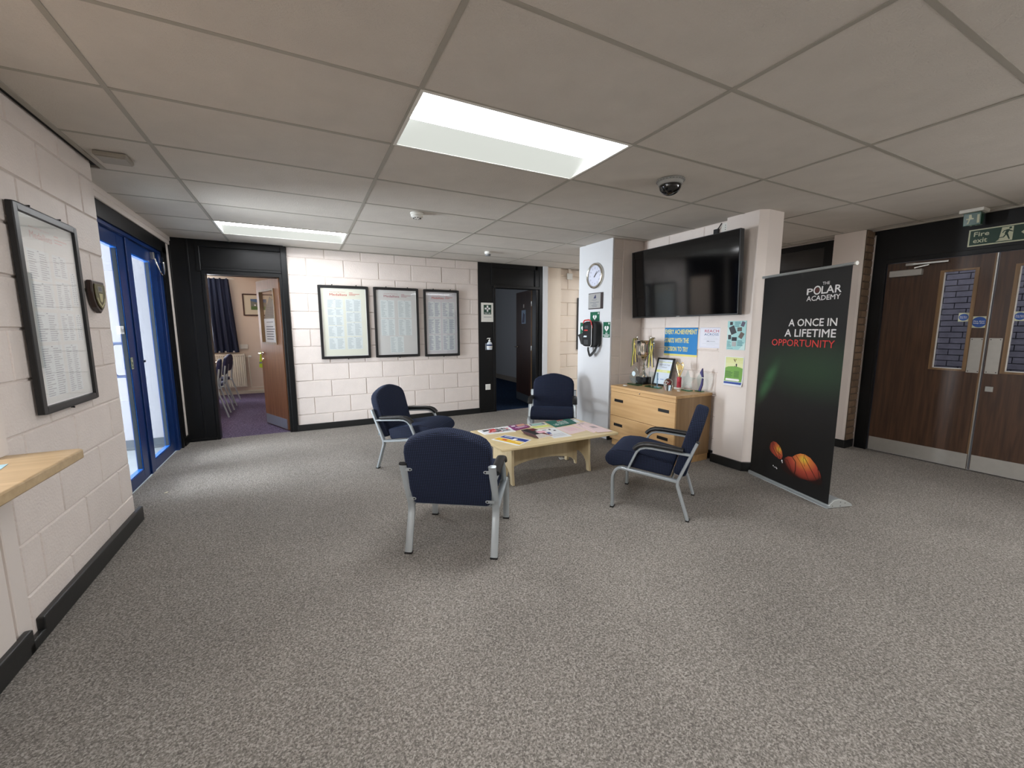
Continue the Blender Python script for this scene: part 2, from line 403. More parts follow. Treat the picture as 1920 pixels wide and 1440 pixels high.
G().box(-.42, -4.5, CE+.01, -.385, 1.75, CE+.05).done('edge_trim_or_shade', m_dark, ceil)  # black strip standing in for the shadow gap over the left wall
G().box(XR-.055, -4.5, CE-.012, XR-.03, 4.1, CE+.012).done('edge_trim_or_shade', m_rail, ceil)
G().box(.55, 4.055, CE-.004, XR, 4.085, CE+.008).done('edge_trim_or_shade', m_rail, ceil)

# --- near left wall (faces +X): frame rotated so local x runs along world +Y
wl = struct(G().box(.46, .009, 0, 1.69, .2, 2.46).box(-4.5, .03, 0, .46, .2, .8).box(-4.5, .03, 2.02, .46, .2, 2.46).box(-4.5, .03, .8, -1.6, .2, 2.02)
            .done('wall_left', m_joint, loc=(-.41, 0, 0), rz=PI/2), 'pink-white painted concrete block wall nearest on the left', 'wall')
blocks(wl, m_paint, .462, 1.687, (1.281, 1.5))
# plain rendered strip under the counter end, recessed groove, second panel, hatch jamb and shutter
G().box(.37, .0, 0, .46, .04, .8).box(.30, .012, 0, .37, .05, .8).box(-4.5, -.006, 0, .34, .04, .8).box(-4.5, 0, 2.02, .46, .05, 2.46).box(-4.5, 0, .8, -1.5, .05, 2.02).done('render_panel', m_plaster, wl, bevel=.003, seg=1)
G().box(.36, -.02, .83, .452, .12, 2.02).done('hatch_jamb', m_plaster, wl, bevel=.004)
sh = G()
for k in range(4): sh.box(-1.5, .07+.004*(k % 2), 1.90+k*.03, .36, .10, 1.928+k*.03)
sh.done('rolled_shutter', m_wp, wl)
struct(G().box(-2.6, -1.75, 0, -2.5, 1.0, 2.6).box(-2.5, -1.85, 0, -.61, -1.75, 2.6).box(-2.5, 1.0, 0, -.61, 1.1, 2.6).box(-2.6, -1.8, 2.5, -.61, 1.1, 2.6).box(-2.6, -1.8, -.05, -.61, 1.1, 0).done('wall_left', m_plaster), 'pale walls of the reception office behind the counter hatch', 'wall')
bl = struct(G().box(.48, -.028, 0, 1.745, 0, .1).box(.36, -.028, 0, .50, 0, .045).box(-4.5, -.028, 0, .40, 0, .1).done('baseboard_left', m_base, loc=(-.41, 0, 0), rz=PI/2, bevel=.006), 'black skirting along the foot of the near left wall', 'skirting')

# --- entrance wall (faces +X)
we = struct(G().box(1.69, .0, 0, 2.0, .06, 2.46).box(1.69, 0, 2.27, 4.2, .06, 2.46).box(3.97, 0, 0, 4.2, .06, 2.46).box(1.69, .01, 2.14, 4.0, .06, 2.3)
            .box(1.69, -.16, 0, 1.70, .0, 2.46).done('wall_left', m_plaster, loc=(-.578, 0, 0), rz=PI/2), 'pale painted wall around the blue glazed doors', 'wall')
G().box(1.69, -.018, 2.262, 4.075, .0, 2.46).box(1.69, -.026, 2.305, 4.075, 0, 2.46).done('ceiling_ledge', m_plaster, we, bevel=.003, seg=1)
tr = struct(G().box(2.0, -.004, 2.14, 3.97, .03, 2.262).box(3.82, -.004, 0, 3.968, .03, 2.2).box(1.96, -.004, 0, 2.06, .03, 2.2).box(3.9, -.012, 0, 4.07, 0, .1).done('trim_1', m_black, loc=(-.578, 0, 0), rz=PI/2), 'black painted surround of the blue glazed doors', 'trim')
# blue glazed double doors
d1 = struct(thing('door_1', None, None, (-.62, 0, 0), PI/2), 'blue aluminium glazed double entrance doors in the left corner', 'door')
G().box(3.735, -.028, 0, 3.835, .06, 2.115).box(1.98, -.028, 0, 2.06, .06, 2.115).box(1.98, -.028, 2.115, 3.835, .06, 2.155).done('door_frame', m_blue, d1, bevel=.005)
def glazed_leaf(a, b, ga, gb):
    L_ = G().box(a, 0, .01, ga, .045, 2.11).box(gb, 0, .01, b, .045, 2.11).box(ga, 0, .01, gb, .045, .105).box(ga, 0, 2.0, gb, .045, 2.11).done('door_leaf', m_blue, d1, bevel=.004)
    G().box(ga, .004, .117, ga+.012, .04, 1.988).box(gb-.012, .004, .117, gb, .04, 1.988).box(ga, .004, .105, gb, .04, .117).box(ga, .004, 1.988, gb, .04, 2.0).done('glazing_bead', m_blue2, L_)
    G().box(ga+.012, .008, .117, ga+.019, .036, 1.988).box(gb-.019, .008, .117, gb-.012, .036, 1.988).done('glazing_seal', m_seal, L_)
    G().box(ga+.01, .02, .11, gb-.01, .026, 1.995).done('glass_pane', m_pane, L_)
    return L_
lf1 = glazed_leaf(2.06, 2.94, 2.16, 2.70)
lf2 = glazed_leaf(2.945, 3.735, 3.02, 3.53)
G().box(2.86, -.012, .01, 2.95, 0, 2.11).done('meeting_stile', m_blue, lf1, bevel=.004)
G().tube([(2.72, .045, .93), (2.72, .10, .93), (2.72, .118, .945), (2.72, .122, .97), (2.72, .122, 1.17), (2.72, .118, 1.195), (2.72, .10, 1.21), (2.72, .045, 1.21)], .0125, n=10).done('pull_handle', mat('pale_blue_handle', (104, 124, 158), .3, metal=.4), lf1, smooth=True)
st = G().box(2.685, -.003, .99, 2.735, 0, 1.09).done('exit_sticker', m_dgreen, lf1)
gs = G(); gs.use(m_glow)
for a_ in ((2.686, .991, 2.734, .998), (2.686, 1.082, 2.734, 1.089), (2.686, .991, 2.692, 1.089), (2.728, .991, 2.734, 1.089), (2.702, 1.05, 2.722, 1.074), (2.700, 1.004, 2.707, 1.04), (2.707, 1.02, 2.722, 1.028)): gs.rect(*a_, -.0036)
gs.done('exit_symbol', None, lf1)
ps = G().box(2.60, .014, 1.29, 2.685, .016, 1.355).done('push_label', m_paper, lf1)
text('Push', m_print, lf1, 2.61, 1.305, 2.68, .035, y=.013, name='lettering')
G().lathe([(.0, -.02), (.010, -.018), (.012, -.004), (.012, 0)], (3.0, 0, 1.04), 12, 'y').done('thumb_turn', m_chrome, lf2, smooth=True)
hl = G().box(3.56, -.03, 2.03, 3.60, 0, 2.10).done('door_limiter', m_steel, lf2, bevel=.004)
G().box(3.76, -.055, 2.02, 3.80, -.028, 2.08).tube([(3.59, -.03, 2.04), (3.60, -.04, 1.98), (3.62, -.05, 1.93), (3.66, -.055, 1.895), (3.70, -.06, 1.885), (3.74, -.06, 1.90), (3.77, -.058, 1.95), (3.78, -.055, 2.03)], .008, n=8).done('limiter_loop', m_chrome, d1, smooth=True)

# porch beyond
wp = struct(G().box(-2.8, 4.0, 0, -.66, 4.06, 2.6).box(-2.8, 1.55, 0, -.66, 1.6, 2.6).box(-2.8, 1.55, 2.5, -.66, 4.06, 2.6).done('wall_left', mat('porch_paint', (142, 143, 147), .6, bump=.1)), 'bright white porch wall seen through the blue door glass', 'wall')
struct(G().box(-2.8, 3.985, 0, -.68, 4.0, .11).done('baseboard_left', mat('grey_skirting', (70, 78, 84), .5)), 'dark grey skirting of the porch wall beyond the glass', 'skirting')

# --- end wall (faces -Y)
wb = struct(G().box(.575, .009, 0, 3.147, .12, 2.46).done('wall_back', m_joint, loc=(0, 4.08, 0)), 'painted block wall across the far end holding three framed lists', 'wall')
blocks(wb, m_paint, .578, 3.145, (1.01, .793))
struct(G().box(.57, -.02, 0, 3.15, 0, .085).done('baseboard_back', m_base, loc=(0, 4.08, 0), bevel=.006), 'black skirting below the three framed lists', 'skirting')
# black surround of left doorway
t2 = struct(G().box(-.575, 0, 0, -.295, .10, 2.46).box(-.295, .012, 1.965, .50, .10, 2.46).box(.50, .012, 0, .575, .10, 2.46)
            .done('trim_2', m_black, loc=(0, 4.08, 0)), 'tall black timber surround of the meeting room doorway', 'trim')
G().box(-.30, -.012, 0, -.262, .115, 1.965).box(.485, -.012, 0, .515, .115, 1.965).box(-.30, -.012, 1.965, .515, .115, 2.01).done('door_frame', m_black, t2, bevel=.005)
G().box(.515, -.018, 0, .580, .012, CE).box(-.34, -.008, 1.99, -.295, .012, CE).box(-.295, -.008, 2.01, .515, .012, 2.045).box(-.34, -.010, 2.27, .515, .012, CE).done('moulding', m_black, t2, bevel=.006)
G().box(-.56, -.012, 0, -.30, 0, .03).box(-.578, -.006, 0, -.562, 0, CE).box(-.42, -.006, .03, -.40, 0, CE).done('panel_batten', m_black, t2, bevel=.003)
# black surround of right doorway
t3 = struct(G().box(3.147, 0, 0, 3.395, .10, 2.46).box(3.395, .012, 1.965, 4.17, .10, 2.46).box(4.20, .0, 0, 4.29, .10, 2.46)
            .done('trim_3', m_black, loc=(0, 4.08, 0)), 'tall black timber surround of the dark room doorway', 'trim')
G().box(3.395, -.012, 0, 3.435, .115, 1.975).box(4.165, -.012, 0, 4.2, .115, 1.975).box(3.395, -.03, 1.965, 4.23, .115, 2.01).done('door_frame', m_black, t3, bevel=.005)
G().box(3.365, -.010, 2.0, 3.40, .012, CE).box(4.15, -.010, 2.0, 4.29, .012, CE).box(3.39, -.010, 2.275, 4.2, .012, CE).box(4.23, -.02, 0, 4.29, .012, CE).box(3.15, -.012, 0, 3.44, 0, .03).box(3.152, -.008, 0, 3.168, 0, .26).done('moulding', m_black, t3, bevel=.005)
struct(G().box(4.29, -.03, 0, 4.385, .1, 2.46).done('trim_4', m_white, loc=(0, 4.08, 0), bevel=.004), 'white upright board beside the dark room doorway', 'trim')
struct(G().box(4.385, 0, 0, 4.66, .12, 2.46).done('wall_back', mat('beige_plaster', (228, 214, 196), .5, bump=.1), loc=(0, 4.08, 0)), 'smooth beige pier between white board and beige blocks', 'wall')
wk = struct(G().box(4.66, .009, 0, 6.3, .12, 2.46).done('wall_back', m_beigej, loc=(0, 4.14, 0)), 'beige block wall at the corridor end behind the clock column', 'wall')
blocks(wk, m_beige, 4.663, 6.2, (4.63, 4.84))

# --- central island: clock column, TV wall, pillar (faces -X)
wc = struct(G().box(3.915, 1.897, 0, 4.56, 2.51, 2.46).box(4.377, .76, 0, 4.56, 1.9, 2.46).done('wall_center', m_joint), 'painted block wall recess carrying the television', 'wall')
G().box(3.893, 1.889, 0, 3.915, 2.52, CE+.02).done('white_board', m_white, wc, bevel=.003, seg=1)
side = bpy.data.objects.new('return_face', G().box(3.898, .006, 0, 4.372, .0115, CE).mesh('return_face', m_joint)); COL.objects.link(side); side.parent = wc; side.location = (0, 1.889, 0)
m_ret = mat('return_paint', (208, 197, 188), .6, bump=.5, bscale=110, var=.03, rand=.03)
zq = [0, .10, .325, .55, .775, 1.0, 1.225, 1.45, 1.675, 1.9, 2.125, 2.345]
for k in range(len(zq)-1):
    o = bpy.data.objects.new('block', block_mesh(.128-.01*(k % 2), zq[k+1]-zq[k]-.007, m_ret)); COL.objects.link(o); o.parent = side; o.location = (3.917, .0, zq[k]+.003)
for a, b in ((0, .31), (.316, .77), (.776, 2.345)):
    o = bpy.data.objects.new('block', block_mesh(.318, b-a, m_ret)); COL.objects.link(o); o.parent = side; o.location = (4.052, .002, a)
tvf = bpy.data.objects.new('recess_face', G().box(0, .006, 0, .01, .012, .01).mesh('recess_face', m_joint)); COL.objects.link(tvf); tvf.parent = wc
tvf.location = (4.37, 0, 0); tvf.rotation_euler = (0, 0, -PI/2)
blocks(tvf, m_paint, -1.888, -.76, (-1.07, -1.28))
G().prism([(4.285, .76, 0), (4.285, .455, 0), (4.355, .41, 0), (4.565, .41, 0), (4.565, .77, 0)], (0, 0, 2.46)).done('pillar', m_plaster, wc)
struct(G().prism([(4.265, .775, 0), (4.265, .443, 0), (4.345, .385, 0), (4.585, .385, 0), (4.585, .42, 0), (4.35, .42, 0), (4.29, .46, 0), (4.29, .775, 0)], (0, 0, .085))
       .box(4.345, .76, 0, 4.37, 1.889, .085).box(3.875, 1.87, 0, 4.37, 1.89, .085).done('baseboard_center', m_base, bevel=.004, seg=1), 'black skirting round the television wall and pillar', 'skirting')

# --- right wall (faces -X): local x = -worldY, local y = world X - XR
wr = struct(G().box(-4.3, 0, 0, -1.78, .12, 2.46).box(-1.78, 0, 2.28, -.76, .12, 2.46).box(-.76, 0, 0, -.37, .12, 2.46).box(1.42, 0, 0, 2.0, .12, 2.46).box(4.4, 0, 0, 4.5, .12, 2.46).box(2.0, 0, 0, 4.4, .12, .87).box(2.0, 0, 2.13, 4.4, .12, 2.46).box(-.4, .0, 2.3, 1.45, .12, 2.46)
            .done('wall_right', m_plaster, loc=(XR, 0, 0), rz=-PI/2), 'pale painted right hand wall around the timber fire doors', 'wall')
G().prism([(-.69, .01, 0), (-.69, -.17, 0), (-.425, -.17, 0), (-.405, -.155, 0), (-.405, .01, 0)], (0, 0, 2.46)).done('pier', m_plaster, wr)
bf = bpy.data.objects.new('brick_return', G().box(0, .001, 0, .165, .01, CE).mesh('brick_return', mat('brown_mortar', (92, 78, 66), .9, bump=.3))); COL.objects.link(bf); bf.parent = wr
bf.location = (-.395, -.155, 0); bf.rotation_euler = (0, 0, PI/2)
m_brk = mat('brown_brick', (122, 100, 80), .8, bump=.6, bscale=90, var=.15, vscale=12, rand=.22)
for k in range(31):
    z = .01+k*.0755
    if k % 2 == 0: e = (0, .103, .155)
    else: e = (0, .05, .155)
    for i in range(2):
        o = bpy.data.objects.new('brick', block_mesh(e[i+1]-e[i]-.006, .066, m_brk)); COL.objects.link(o); o.parent = bf; o.location = (e[i]+.003, -.006+random.uniform(-.001, .001), z)
struct(G().box(-.72, -.185, 0, -.385, -.17, .09).box(-.40, -.185, 0, -.385, .0, .09).box(-.77, -.02, 0, -.7, 0, .09).box(1.42, -.02, 0, 4.5, 0, .09).box(-4.2, -.02, 0, -1.8, 0, .09)
       .done('baseboard_right', m_base, loc=(XR, 0, 0), rz=-PI/2, bevel=.004, seg=1), 'black skirting along the right hand wall and pier', 'skirting')
t5 = struct(G().box(-.375, -.012, 0, -.262, .1, CE).box(-.262, -.012, 1.99, 1.31, .1, CE).box(1.31, -.012, 0, 1.42, .1, CE).done('trim_5', m_black, loc=(XR, 0, 0), rz=-PI/2, bevel=.004), 'wide black surround and header over the fire doors', 'trim')
G().box(-.262, -.022, 1.985, 1.31, -.01, 2.03).box(-.28, -.022, 0, -.258, -.01, 2.0).done('door_stop', m_black, t5, bevel=.003)
# fire doors
d2 = struct(thing('door_2', None, None, (XR, 0, 0), -PI/2), 'dark walnut double fire doors with tall glazed slots on the right', 'door')
def fire_leaf(a, b, ga, gb, mirror):
    L_ = G().box(a, 0, .012, ga, .044, 1.982).box(gb, 0, .012, b, .044, 1.982).box(ga, 0, .012, gb, .044, .93).box(ga, 0, 1.865, gb, .044, 1.982).done('door_leaf', m_door, d2)
    t = .022
    G().box(ga-.004, -.008, .925, ga+t, .03, 1.87).box(gb-t, -.008, .925, gb+.004, .03, 1.87).box(ga+t, -.008, .925, gb-t, .03, .925+t*.8).box(ga+t, -.008, 1.87-t*.8, gb-t, .03, 1.87).done('glazing_bead', m_bead, L_)
    G().box(ga+.01, .02, .935, gb-.01, .026, 1.86).done('glass_pane', m_wired, L_)
    G().box(ga+t, .004, .945, ga+t+.006, .02, 1.85).box(ga+t, .004, .942, gb-t, .02, .949).done('reveal_highlight', m_wp, L_)  # white strips paint the light caught by the glazing reveal
    G().box(a+.005, -.003, .012, b-.005, 0, .155).done('kick_plate', m_plate, L_)
    return L_
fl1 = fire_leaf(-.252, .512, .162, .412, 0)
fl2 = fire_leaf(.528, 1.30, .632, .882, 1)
G().box(.512, -.006, .012, .520, .04, 1.982).done('meeting_strip', m_steel, fl1)
G().box(.500, -.004, .155, .512, 0, 1.98).done('edge_lipping', m_bead, fl1)
for L_, a, b in ((fl1, .418, .505), (fl2, .535, .617)):
    P_ = G().box(a, -.003, .916, b, 0, 1.236).done('push_plate', m_plate, L_, bevel=.0015, seg=1)
    g = G()
    for x in (a+.012, b-.012):
        for z in (.93, 1.222): g.lathe([(.004, -.0045), (.004, -.003)], (x, 0, z), 8, 'y')
    g.done('screw', m_dark, P_)
G().box(.555, -.006, .755, .605, 0, .803).lathe([(.010, -.010), (.010, -.006)], (.58, 0, .78), 12, 'y').done('lock_plate', m_steel, fl2, bevel=.002, seg=1)
def firedisc(name, leaf, x0, z0, x1, z1, y):
    S = G().box(x0, y-.002, z0, x1, y, z1).done(name, m_glow, leaf)
    cx, cz = (x0+x1)/2, (z0+z1)/2; r = min(x1-x0, z1-z0)*.46
    G().disc(cx, cz, r, y-.0026, 24, 1.0).done('blue_disc', mat('mandatory_blue', (24, 74, 150), .4), S)
    text('Fire door', m_bwht, S, cx, cz+.002, w=r*1.5, h=r*.26, y=y-.003, align='c', bold=.02)
    text('keep shut', m_bwht, S, cx, cz-r*.36, w=r*1.5, h=r*.30, y=y-.003, align='c', bold=.02)
firedisc('fire_door_sign', fl1, .405, 1.327, .512, 1.43, 0)
firedisc('glass_sticker', fl1, .315, 1.385, .385, 1.465, .019)
firedisc('glass_sticker', fl2, .655, 1.385, .725, 1.465, .019)
cl = G().box(-.215, -.055, 1.842, .035, 0, 1.905).done('door_closer', m_plate, fl1, bevel=.006)
G().box(-.09, -.06, 1.940, -.02, -.022, 1.966).done('closer_arm', m_steel, cl, bevel=.003)
G().prism([(-.03, -.05, 1.944), (-.03, -.07, 1.944), (.215, -.045, 1.944), (.215, -.03, 1.944)], (0, 0, .014)).prism([(-.02, -.05, 1.91), (-.02, -.062, 1.91), (.08, -.045, 1.93), (.08, -.035, 1.93)], (0, 0, .01)).done('closer_link', m_steel, cl)
# black framed far door
t6 = struct(G().box(-1.78, -.01, 0, -1.70, .1, CE-.02).box(-.86, -.01, 0, -.765, .1, CE-.02).box(-1.70, -.01, 2.262, -.86, .1, CE-.02).box(-1.70, -.01, 1.98, -.86, .1, 2.05).done('trim_6', m_black, loc=(XR, 0, 0), rz=-PI/2), 'black door surround high behind the roller banner', 'trim')
G().box(-1.70, .02, 2.05, -.86, .06, 2.262).done('fanlight_panel', mat('dark_panel', (38, 36, 34), .4), t6)
d3 = struct(thing('door_3', None, None, (XR, 0, 0), -PI/2), 'dark walnut door in shade behind the roller banner', 'door')
G().box(-1.70, .02, .01, -.86, .064, 1.98).done('door_leaf', m_door, d3)
G().box(-1.68, .015, .02, -.88, .02, .16).done('kick_plate', m_plate, d3)
# outside the fire doors: a shaded brick wall and paving
wo = thing('brick_wall', 'shaded blue-grey outdoor brick wall seen through fire door glass', 'wall', (8.3, 0, 0), -PI/2)
G().box(-2.2, .02, 0, 4.5, .2, 3.2).done('mortar_bed', mat('mortar_blue', (92, 92, 100), .9), wo)
g = G(); m_ob = mat('outdoor_brick', (116, 112, 118), .7, bump=.6, bscale=60, var=.25, vscale=9)
for k in range(42):
    for i in range(-10, 20):
        x = i*.225+(.1125 if k % 2 else 0); g.box(x+.005, random.uniform(0, .004), k*.075+.005, x+.22, .02, k*.075+.07)
tag(g.done('brick_courses', m_ob, wo), kind='stuff')
struct(G().box(XR+.13, -4.5, -.1, 9.5, 3, -.01).done('floor', mat('paving_grey', (120, 122, 126), .8, var=.1, bump=.2)), 'grey paving outside behind the fire doors', 'paving')

# --- walls behind the camera and between rooms
struct(G().box(-.62, -4.62, 0, XR+.2, -4.5, 2.46).done('wall_front', m_plaster), 'plain painted wall behind the viewpoint', 'wall')
w2 = struct(thing('window_2', None, None, (XR+.06, -3.2, .87), -PI/2), 'wide white framed window added unseen behind the viewpoint', 'window')  # unseen window, put in so that light enters from the side
g = G().box(-1.2, -.03, 0, 1.2, .03, .05).box(-1.2, -.03, 1.21, 1.2, .03, 1.26)
for k in range(3): g.box(-1.2+k*1.175, -.03, .05, -1.15+k*1.175, .03, 1.21)
g.done('window_frame', m_wp, w2)
G().box(-1.15, -.003, .05, 1.15, .003, 1.21).done('glass_pane', m_pane, w2)
m_warm = mat('warm_plaster', (226, 212, 198), .6, var=.02, vscale=2)
struct(G().box(-3.2, 8.2, 0, -1.9+.0, 8.3, 2.6).box(-.85, 8.2, 0, 2.4, 8.3, 2.6).box(-1.9, 8.2, 0, -.85, 8.3, .9).box(-1.9, 8.2, 2.3, -.85, 8.3, 2.6)
       .box(2.3, 4.2, 0, 2.4, 8.2, 2.6).box(-3.3, 4.2, 0, -3.2, 8.2, 2.6).box(-3.3, 4.13, 0, -.58, 4.2, 2.6).box(.58, 4.201, 0, 2.4, 4.21, 2.6).done('wall_back', m_warm), 'warm pink-white walls of the meeting room', 'wall')
struct(G().box(-3.3, 4.2, 2.42, 2.4, 8.3, 2.5).done('ceiling', mat('room_ceiling', (220, 216, 208), .9)), 'plain white meeting room ceiling', 'ceiling')
m_dim = mat('dim_wall', (150, 152, 154), .7)
struct(G().box(5.43, 4.26, 0, 5.53, 9.4, 2.6).box(2.5, 9.3, 0, 5.5, 9.4, 2.6).box(2.45, 4.2, 0, 2.5, 9.4, 2.6).box(2.45, 4.2, 2.5, 5.5, 9.4, 2.6).box(4.3, 4.201, 0, 5.5, 4.26, 2.6).box(2.5, 4.201, 0, 3.38, 4.26, 2.6).done('wall_back', m_dim), 'dim grey walls of the unlit room', 'wall')
struct(G().box(5.41, 4.3, 0, 5.43, 9.3, .12).done('baseboard_back', mat('pale_skirting', (130, 122, 112), .6)), 'pale skirting in the unlit room', 'skirting')
struct(G().box(-3.2, 8.18, 0, 2.3, 8.2, .075).done('baseboard_back', m_rad), 'white skirting along the meeting room far wall', 'skirting')
w1 = struct(thing('window_1', None, None, (-1.375, 8.2, .9)), 'white framed meeting room window behind the curtain', 'window')
G().box(-.525, .02, .055, -.47, .08, 1.345).box(.47, .02, .055, .525, .08, 1.345).box(-.525, .02, 0, .525, .08, .055).box(-.525, .02, 1.345, .525, .08, 1.4).box(-.03, .02, .055, .03, .08, 1.345).done('window_frame', m_wp, w1)
G().box(-.48, .045, .05, .48, .05, 1.35).done('glass_pane', m_pane, w1)
G().box(-.56, -.12, -.03, .9, .02, 0).done('window_sill', m_wp, w1, bevel=.004)

# ================================================================ CEILING FITTINGS
def fixture():
    t = thing('ceiling_light', 'lit recessed ceiling light beside the black dome camera', 'ceiling light', (1.2, 0, CE), 0, 'recessed ceiling lights')
    x0, x1, y0, y1, d = .015, 1.185, .015, .585, .046; a, b, c, e = .020, 1.180, .235, .365
    G().box(0, 0, -.001, 1.2, .016, .012).box(0, .584, -.001, 1.2, .6, .012).box(0, .016, -.001, .016, .584, .012).box(1.184, .016, -.001, 1.2, .584, .012).box(0, 0, .06, 1.2, .6, .09).done('frame', m_wp, t)
    G().poly([(a, c, d), (b, c, d), (b, e, d), (a, e, d)]).done('diffuser', m_lampA, t)
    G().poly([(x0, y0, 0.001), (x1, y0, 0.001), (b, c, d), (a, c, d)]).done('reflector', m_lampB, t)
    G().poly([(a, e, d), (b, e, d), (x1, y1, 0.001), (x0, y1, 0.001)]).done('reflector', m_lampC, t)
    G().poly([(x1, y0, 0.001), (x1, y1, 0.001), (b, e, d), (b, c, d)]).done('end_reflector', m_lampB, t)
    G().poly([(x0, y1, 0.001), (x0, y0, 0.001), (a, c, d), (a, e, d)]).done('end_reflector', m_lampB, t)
    return t
F0 = fixture()
for (x, y), lb in zip(FIX[1:], ['lit recessed ceiling light near the far end wall by the meeting room door', 'recessed ceiling light over the left behind the viewpoint', 'recessed ceiling light over the right behind the viewpoint', 'unseen ceiling light added over the corridor behind the television wall']):  # the corridor light is unseen, added to light the beige end wall
    c = copy_tree(F0); c.location = (x, y, CE); c['label'] = lb
c = copy_tree(F0); c.location = (-1.2, 6.2, 2.42); c['label'] = 'unseen ceiling light added inside the meeting room above its table'  # unseen copy, added to brighten the meeting room

t = thing('smoke_detector', 'round white smoke detector on the ceiling past the main light', 'smoke detector', (1.66, 1.89, CE))
G().lathe([(.058, 0), (.058, -.012), (.05, -.016)], n=28).done('base', m_wp, t, smooth=True)
G().lathe([(.05, -.016), (.052, -.03), (.04, -.042), (.02, -.046), (.0, -.046)], n=28).done('sensor_dome', m_wp, t, smooth=True)
g = G()
for q in range(8): a = q*PI/4; g.box(.03*math.cos(a)-.006, .03*math.sin(a)-.006, -.046, .03*math.cos(a)+.006, .03*math.sin(a)+.006, -.040)
g.done('vent_slot', m_dark, t)
t = thing('smoke_detector', 'small white detector on the ceiling by the black doorway header', 'smoke detector', (2.96, 3.28, CE))
G().lathe([(.045, 0), (.045, -.03), (.038, -.034)], n=24).done('base', m_wp, t, smooth=True)
G().lathe([(.038, -.034), (.036, -.05), (.024, -.056), (0, -.056)], n=24).done('sensor_dome', mat('grey_dome', (120, 122, 125), .3), t, smooth=True)
t = thing('cctv_camera', 'black dome security camera hanging under a dusty ceiling tile', 'security camera', (3.03, .30, CE))
G().lathe([(.094, 0), (.096, -.006), (.082, -.012), (.080, -.030), (.072, -.034)], n=32).done('base_ring', mat('grey_metal', (150, 150, 146), .4), t, smooth=True)
pr = [(.073, -.034)]+[(.073*math.cos(R(a)), -.036-.062*math.sin(R(a))) for a in range(0, 91, 10)]
G().lathe(pr, n=32).done('dome', mat('smoked_dome', (8, 8, 9), .05, spec=.8), t, smooth=True)
g = G()
for q in range(26): a = 2*PI*q/26; g.box(.088*math.cos(a)-.004, .088*math.sin(a)-.004, -.009, .088*math.cos(a)+.004, .088*math.sin(a)+.004, -.004)
g.done('ring_dimple', m_dark, t)
t = thing('junction_box', 'small square off-white box on the ceiling above the near left wall', 'junction box', (-.245, 1.50, CE))
G().box(-.075, -.07, -.024, .075, .07, 0).done('box_body', mat('aged_plastic', (150, 143, 132), .6), t, bevel=.006)
G().box(-.068, -.063, -.03, .068, .063, -.024).done('box_lid', mat('aged_plastic'+'2', (158, 151, 140), .6), t, bevel=.004)
# hanging exit light
t = thing('exit_light', 'small hanging green emergency exit light under the ceiling', 'exit light', (5.95, -.39, CE))
G().box(-.07, -.075, -.028, .07, .075, 0).done('housing', m_wp, t, bevel=.004)
G().prism([(-.035, -.055, -.03), (.035, -.055, -.03), (.022, -.055, -.135), (-.022, -.055, -.135)], (0, .11, 0)).done('exit_block', mat('green_acrylic', (40, 82, 66), .2, spec=.7), t, bevel=.004)
g = G()
X_ = -.0355
def hx(z): return -.035+.013*((-.03-z)/.105)-.001
g.add([(hx(-.05), -.03, -.05), (hx(-.05), -.045, -.05), (hx(-.12), -.045, -.12), (hx(-.12), -.03, -.12)], [(0,1,2,3)])
g.add([(hx(-.045), .02, -.045), (hx(-.045), .005, -.045), (hx(-.075), -.0, -.075), (hx(-.075), .02, -.075)], [(0,1,2,3)])
g.add([(hx(-.075), .035, -.075), (hx(-.075), -.01, -.075), (hx(-.085), -.01, -.085), (hx(-.085), .035, -.085)], [(0,1,2,3)])
g.add([(hx(-.085), .02, -.085), (hx(-.085), .01, -.085), (hx(-.12), .02, -.12), (hx(-.12), .03, -.12)], [(0,1,2,3)])
g.done('running_figure', m_glow, t)
# fire exit sign
t = thing('fire_exit_sign', 'long green and cream emergency exit sign over the fire doors', 'sign', (XR-.014, 0, 0), -PI/2)
G().box(.318, -.004, 2.058, .93, 0, 2.205).done('sign_board', m_glow, t)
G().rect(.328, 2.068, .92, 2.195, -.0045).done('green_field', m_dgreen, t)
text('Fire', m_glow, t, .352, 2.142, .445, .038, y=-.005, bold=.03)
text('exit', m_glow, t, .352, 2.086, .437, .038, y=-.005, bold=.03)
g = G(); g.use(m_glow).poly([(.505, -.005, 2.075), (.585, -.005, 2.075), (.585, -.005, 2.19), (.518, -.005, 2.19)]).poly([(.49, -.005, 2.075), (.51, -.005, 2.075), (.51, -.005, 2.095)])
g.use(m_dgreen)
yy = -.0055
g.disc(.567, 2.178, .0085, yy, 12)
g.poly([(.548, yy, 2.168), (.564, yy, 2.168), (.558, yy, 2.14), (.543, yy, 2.128), (.536, yy, 2.135)])
g.poly([(.548, yy, 2.168), (.53, yy, 2.162), (.522, yy, 2.143), (.527, yy, 2.141), (.534, yy, 2.155), (.546, yy, 2.158)])
g.poly([(.56, yy, 2.166), (.585, yy, 2.148), (.582, yy, 2.143), (.558, yy, 2.155)])
g.poly([(.555, yy, 2.138), (.572, yy, 2.085), (.565, yy, 2.083), (.545, yy, 2.13)])
g.poly([(.543, yy, 2.135), (.530, yy, 2.11), (.505, yy, 2.108), (.505, yy, 2.102), (.535, yy, 2.103), (.55, yy, 2.128)])
g.done('running_figure', None, t)
g = G(); yy = -.005
g.poly([(.63, yy, 2.13), (.665, yy, 2.165), (.665, yy, 2.14), (.76, yy, 2.14), (.76, yy, 2.12), (.665, yy, 2.12), (.665, yy, 2.095)])
g.done('arrow', m_glow, t)

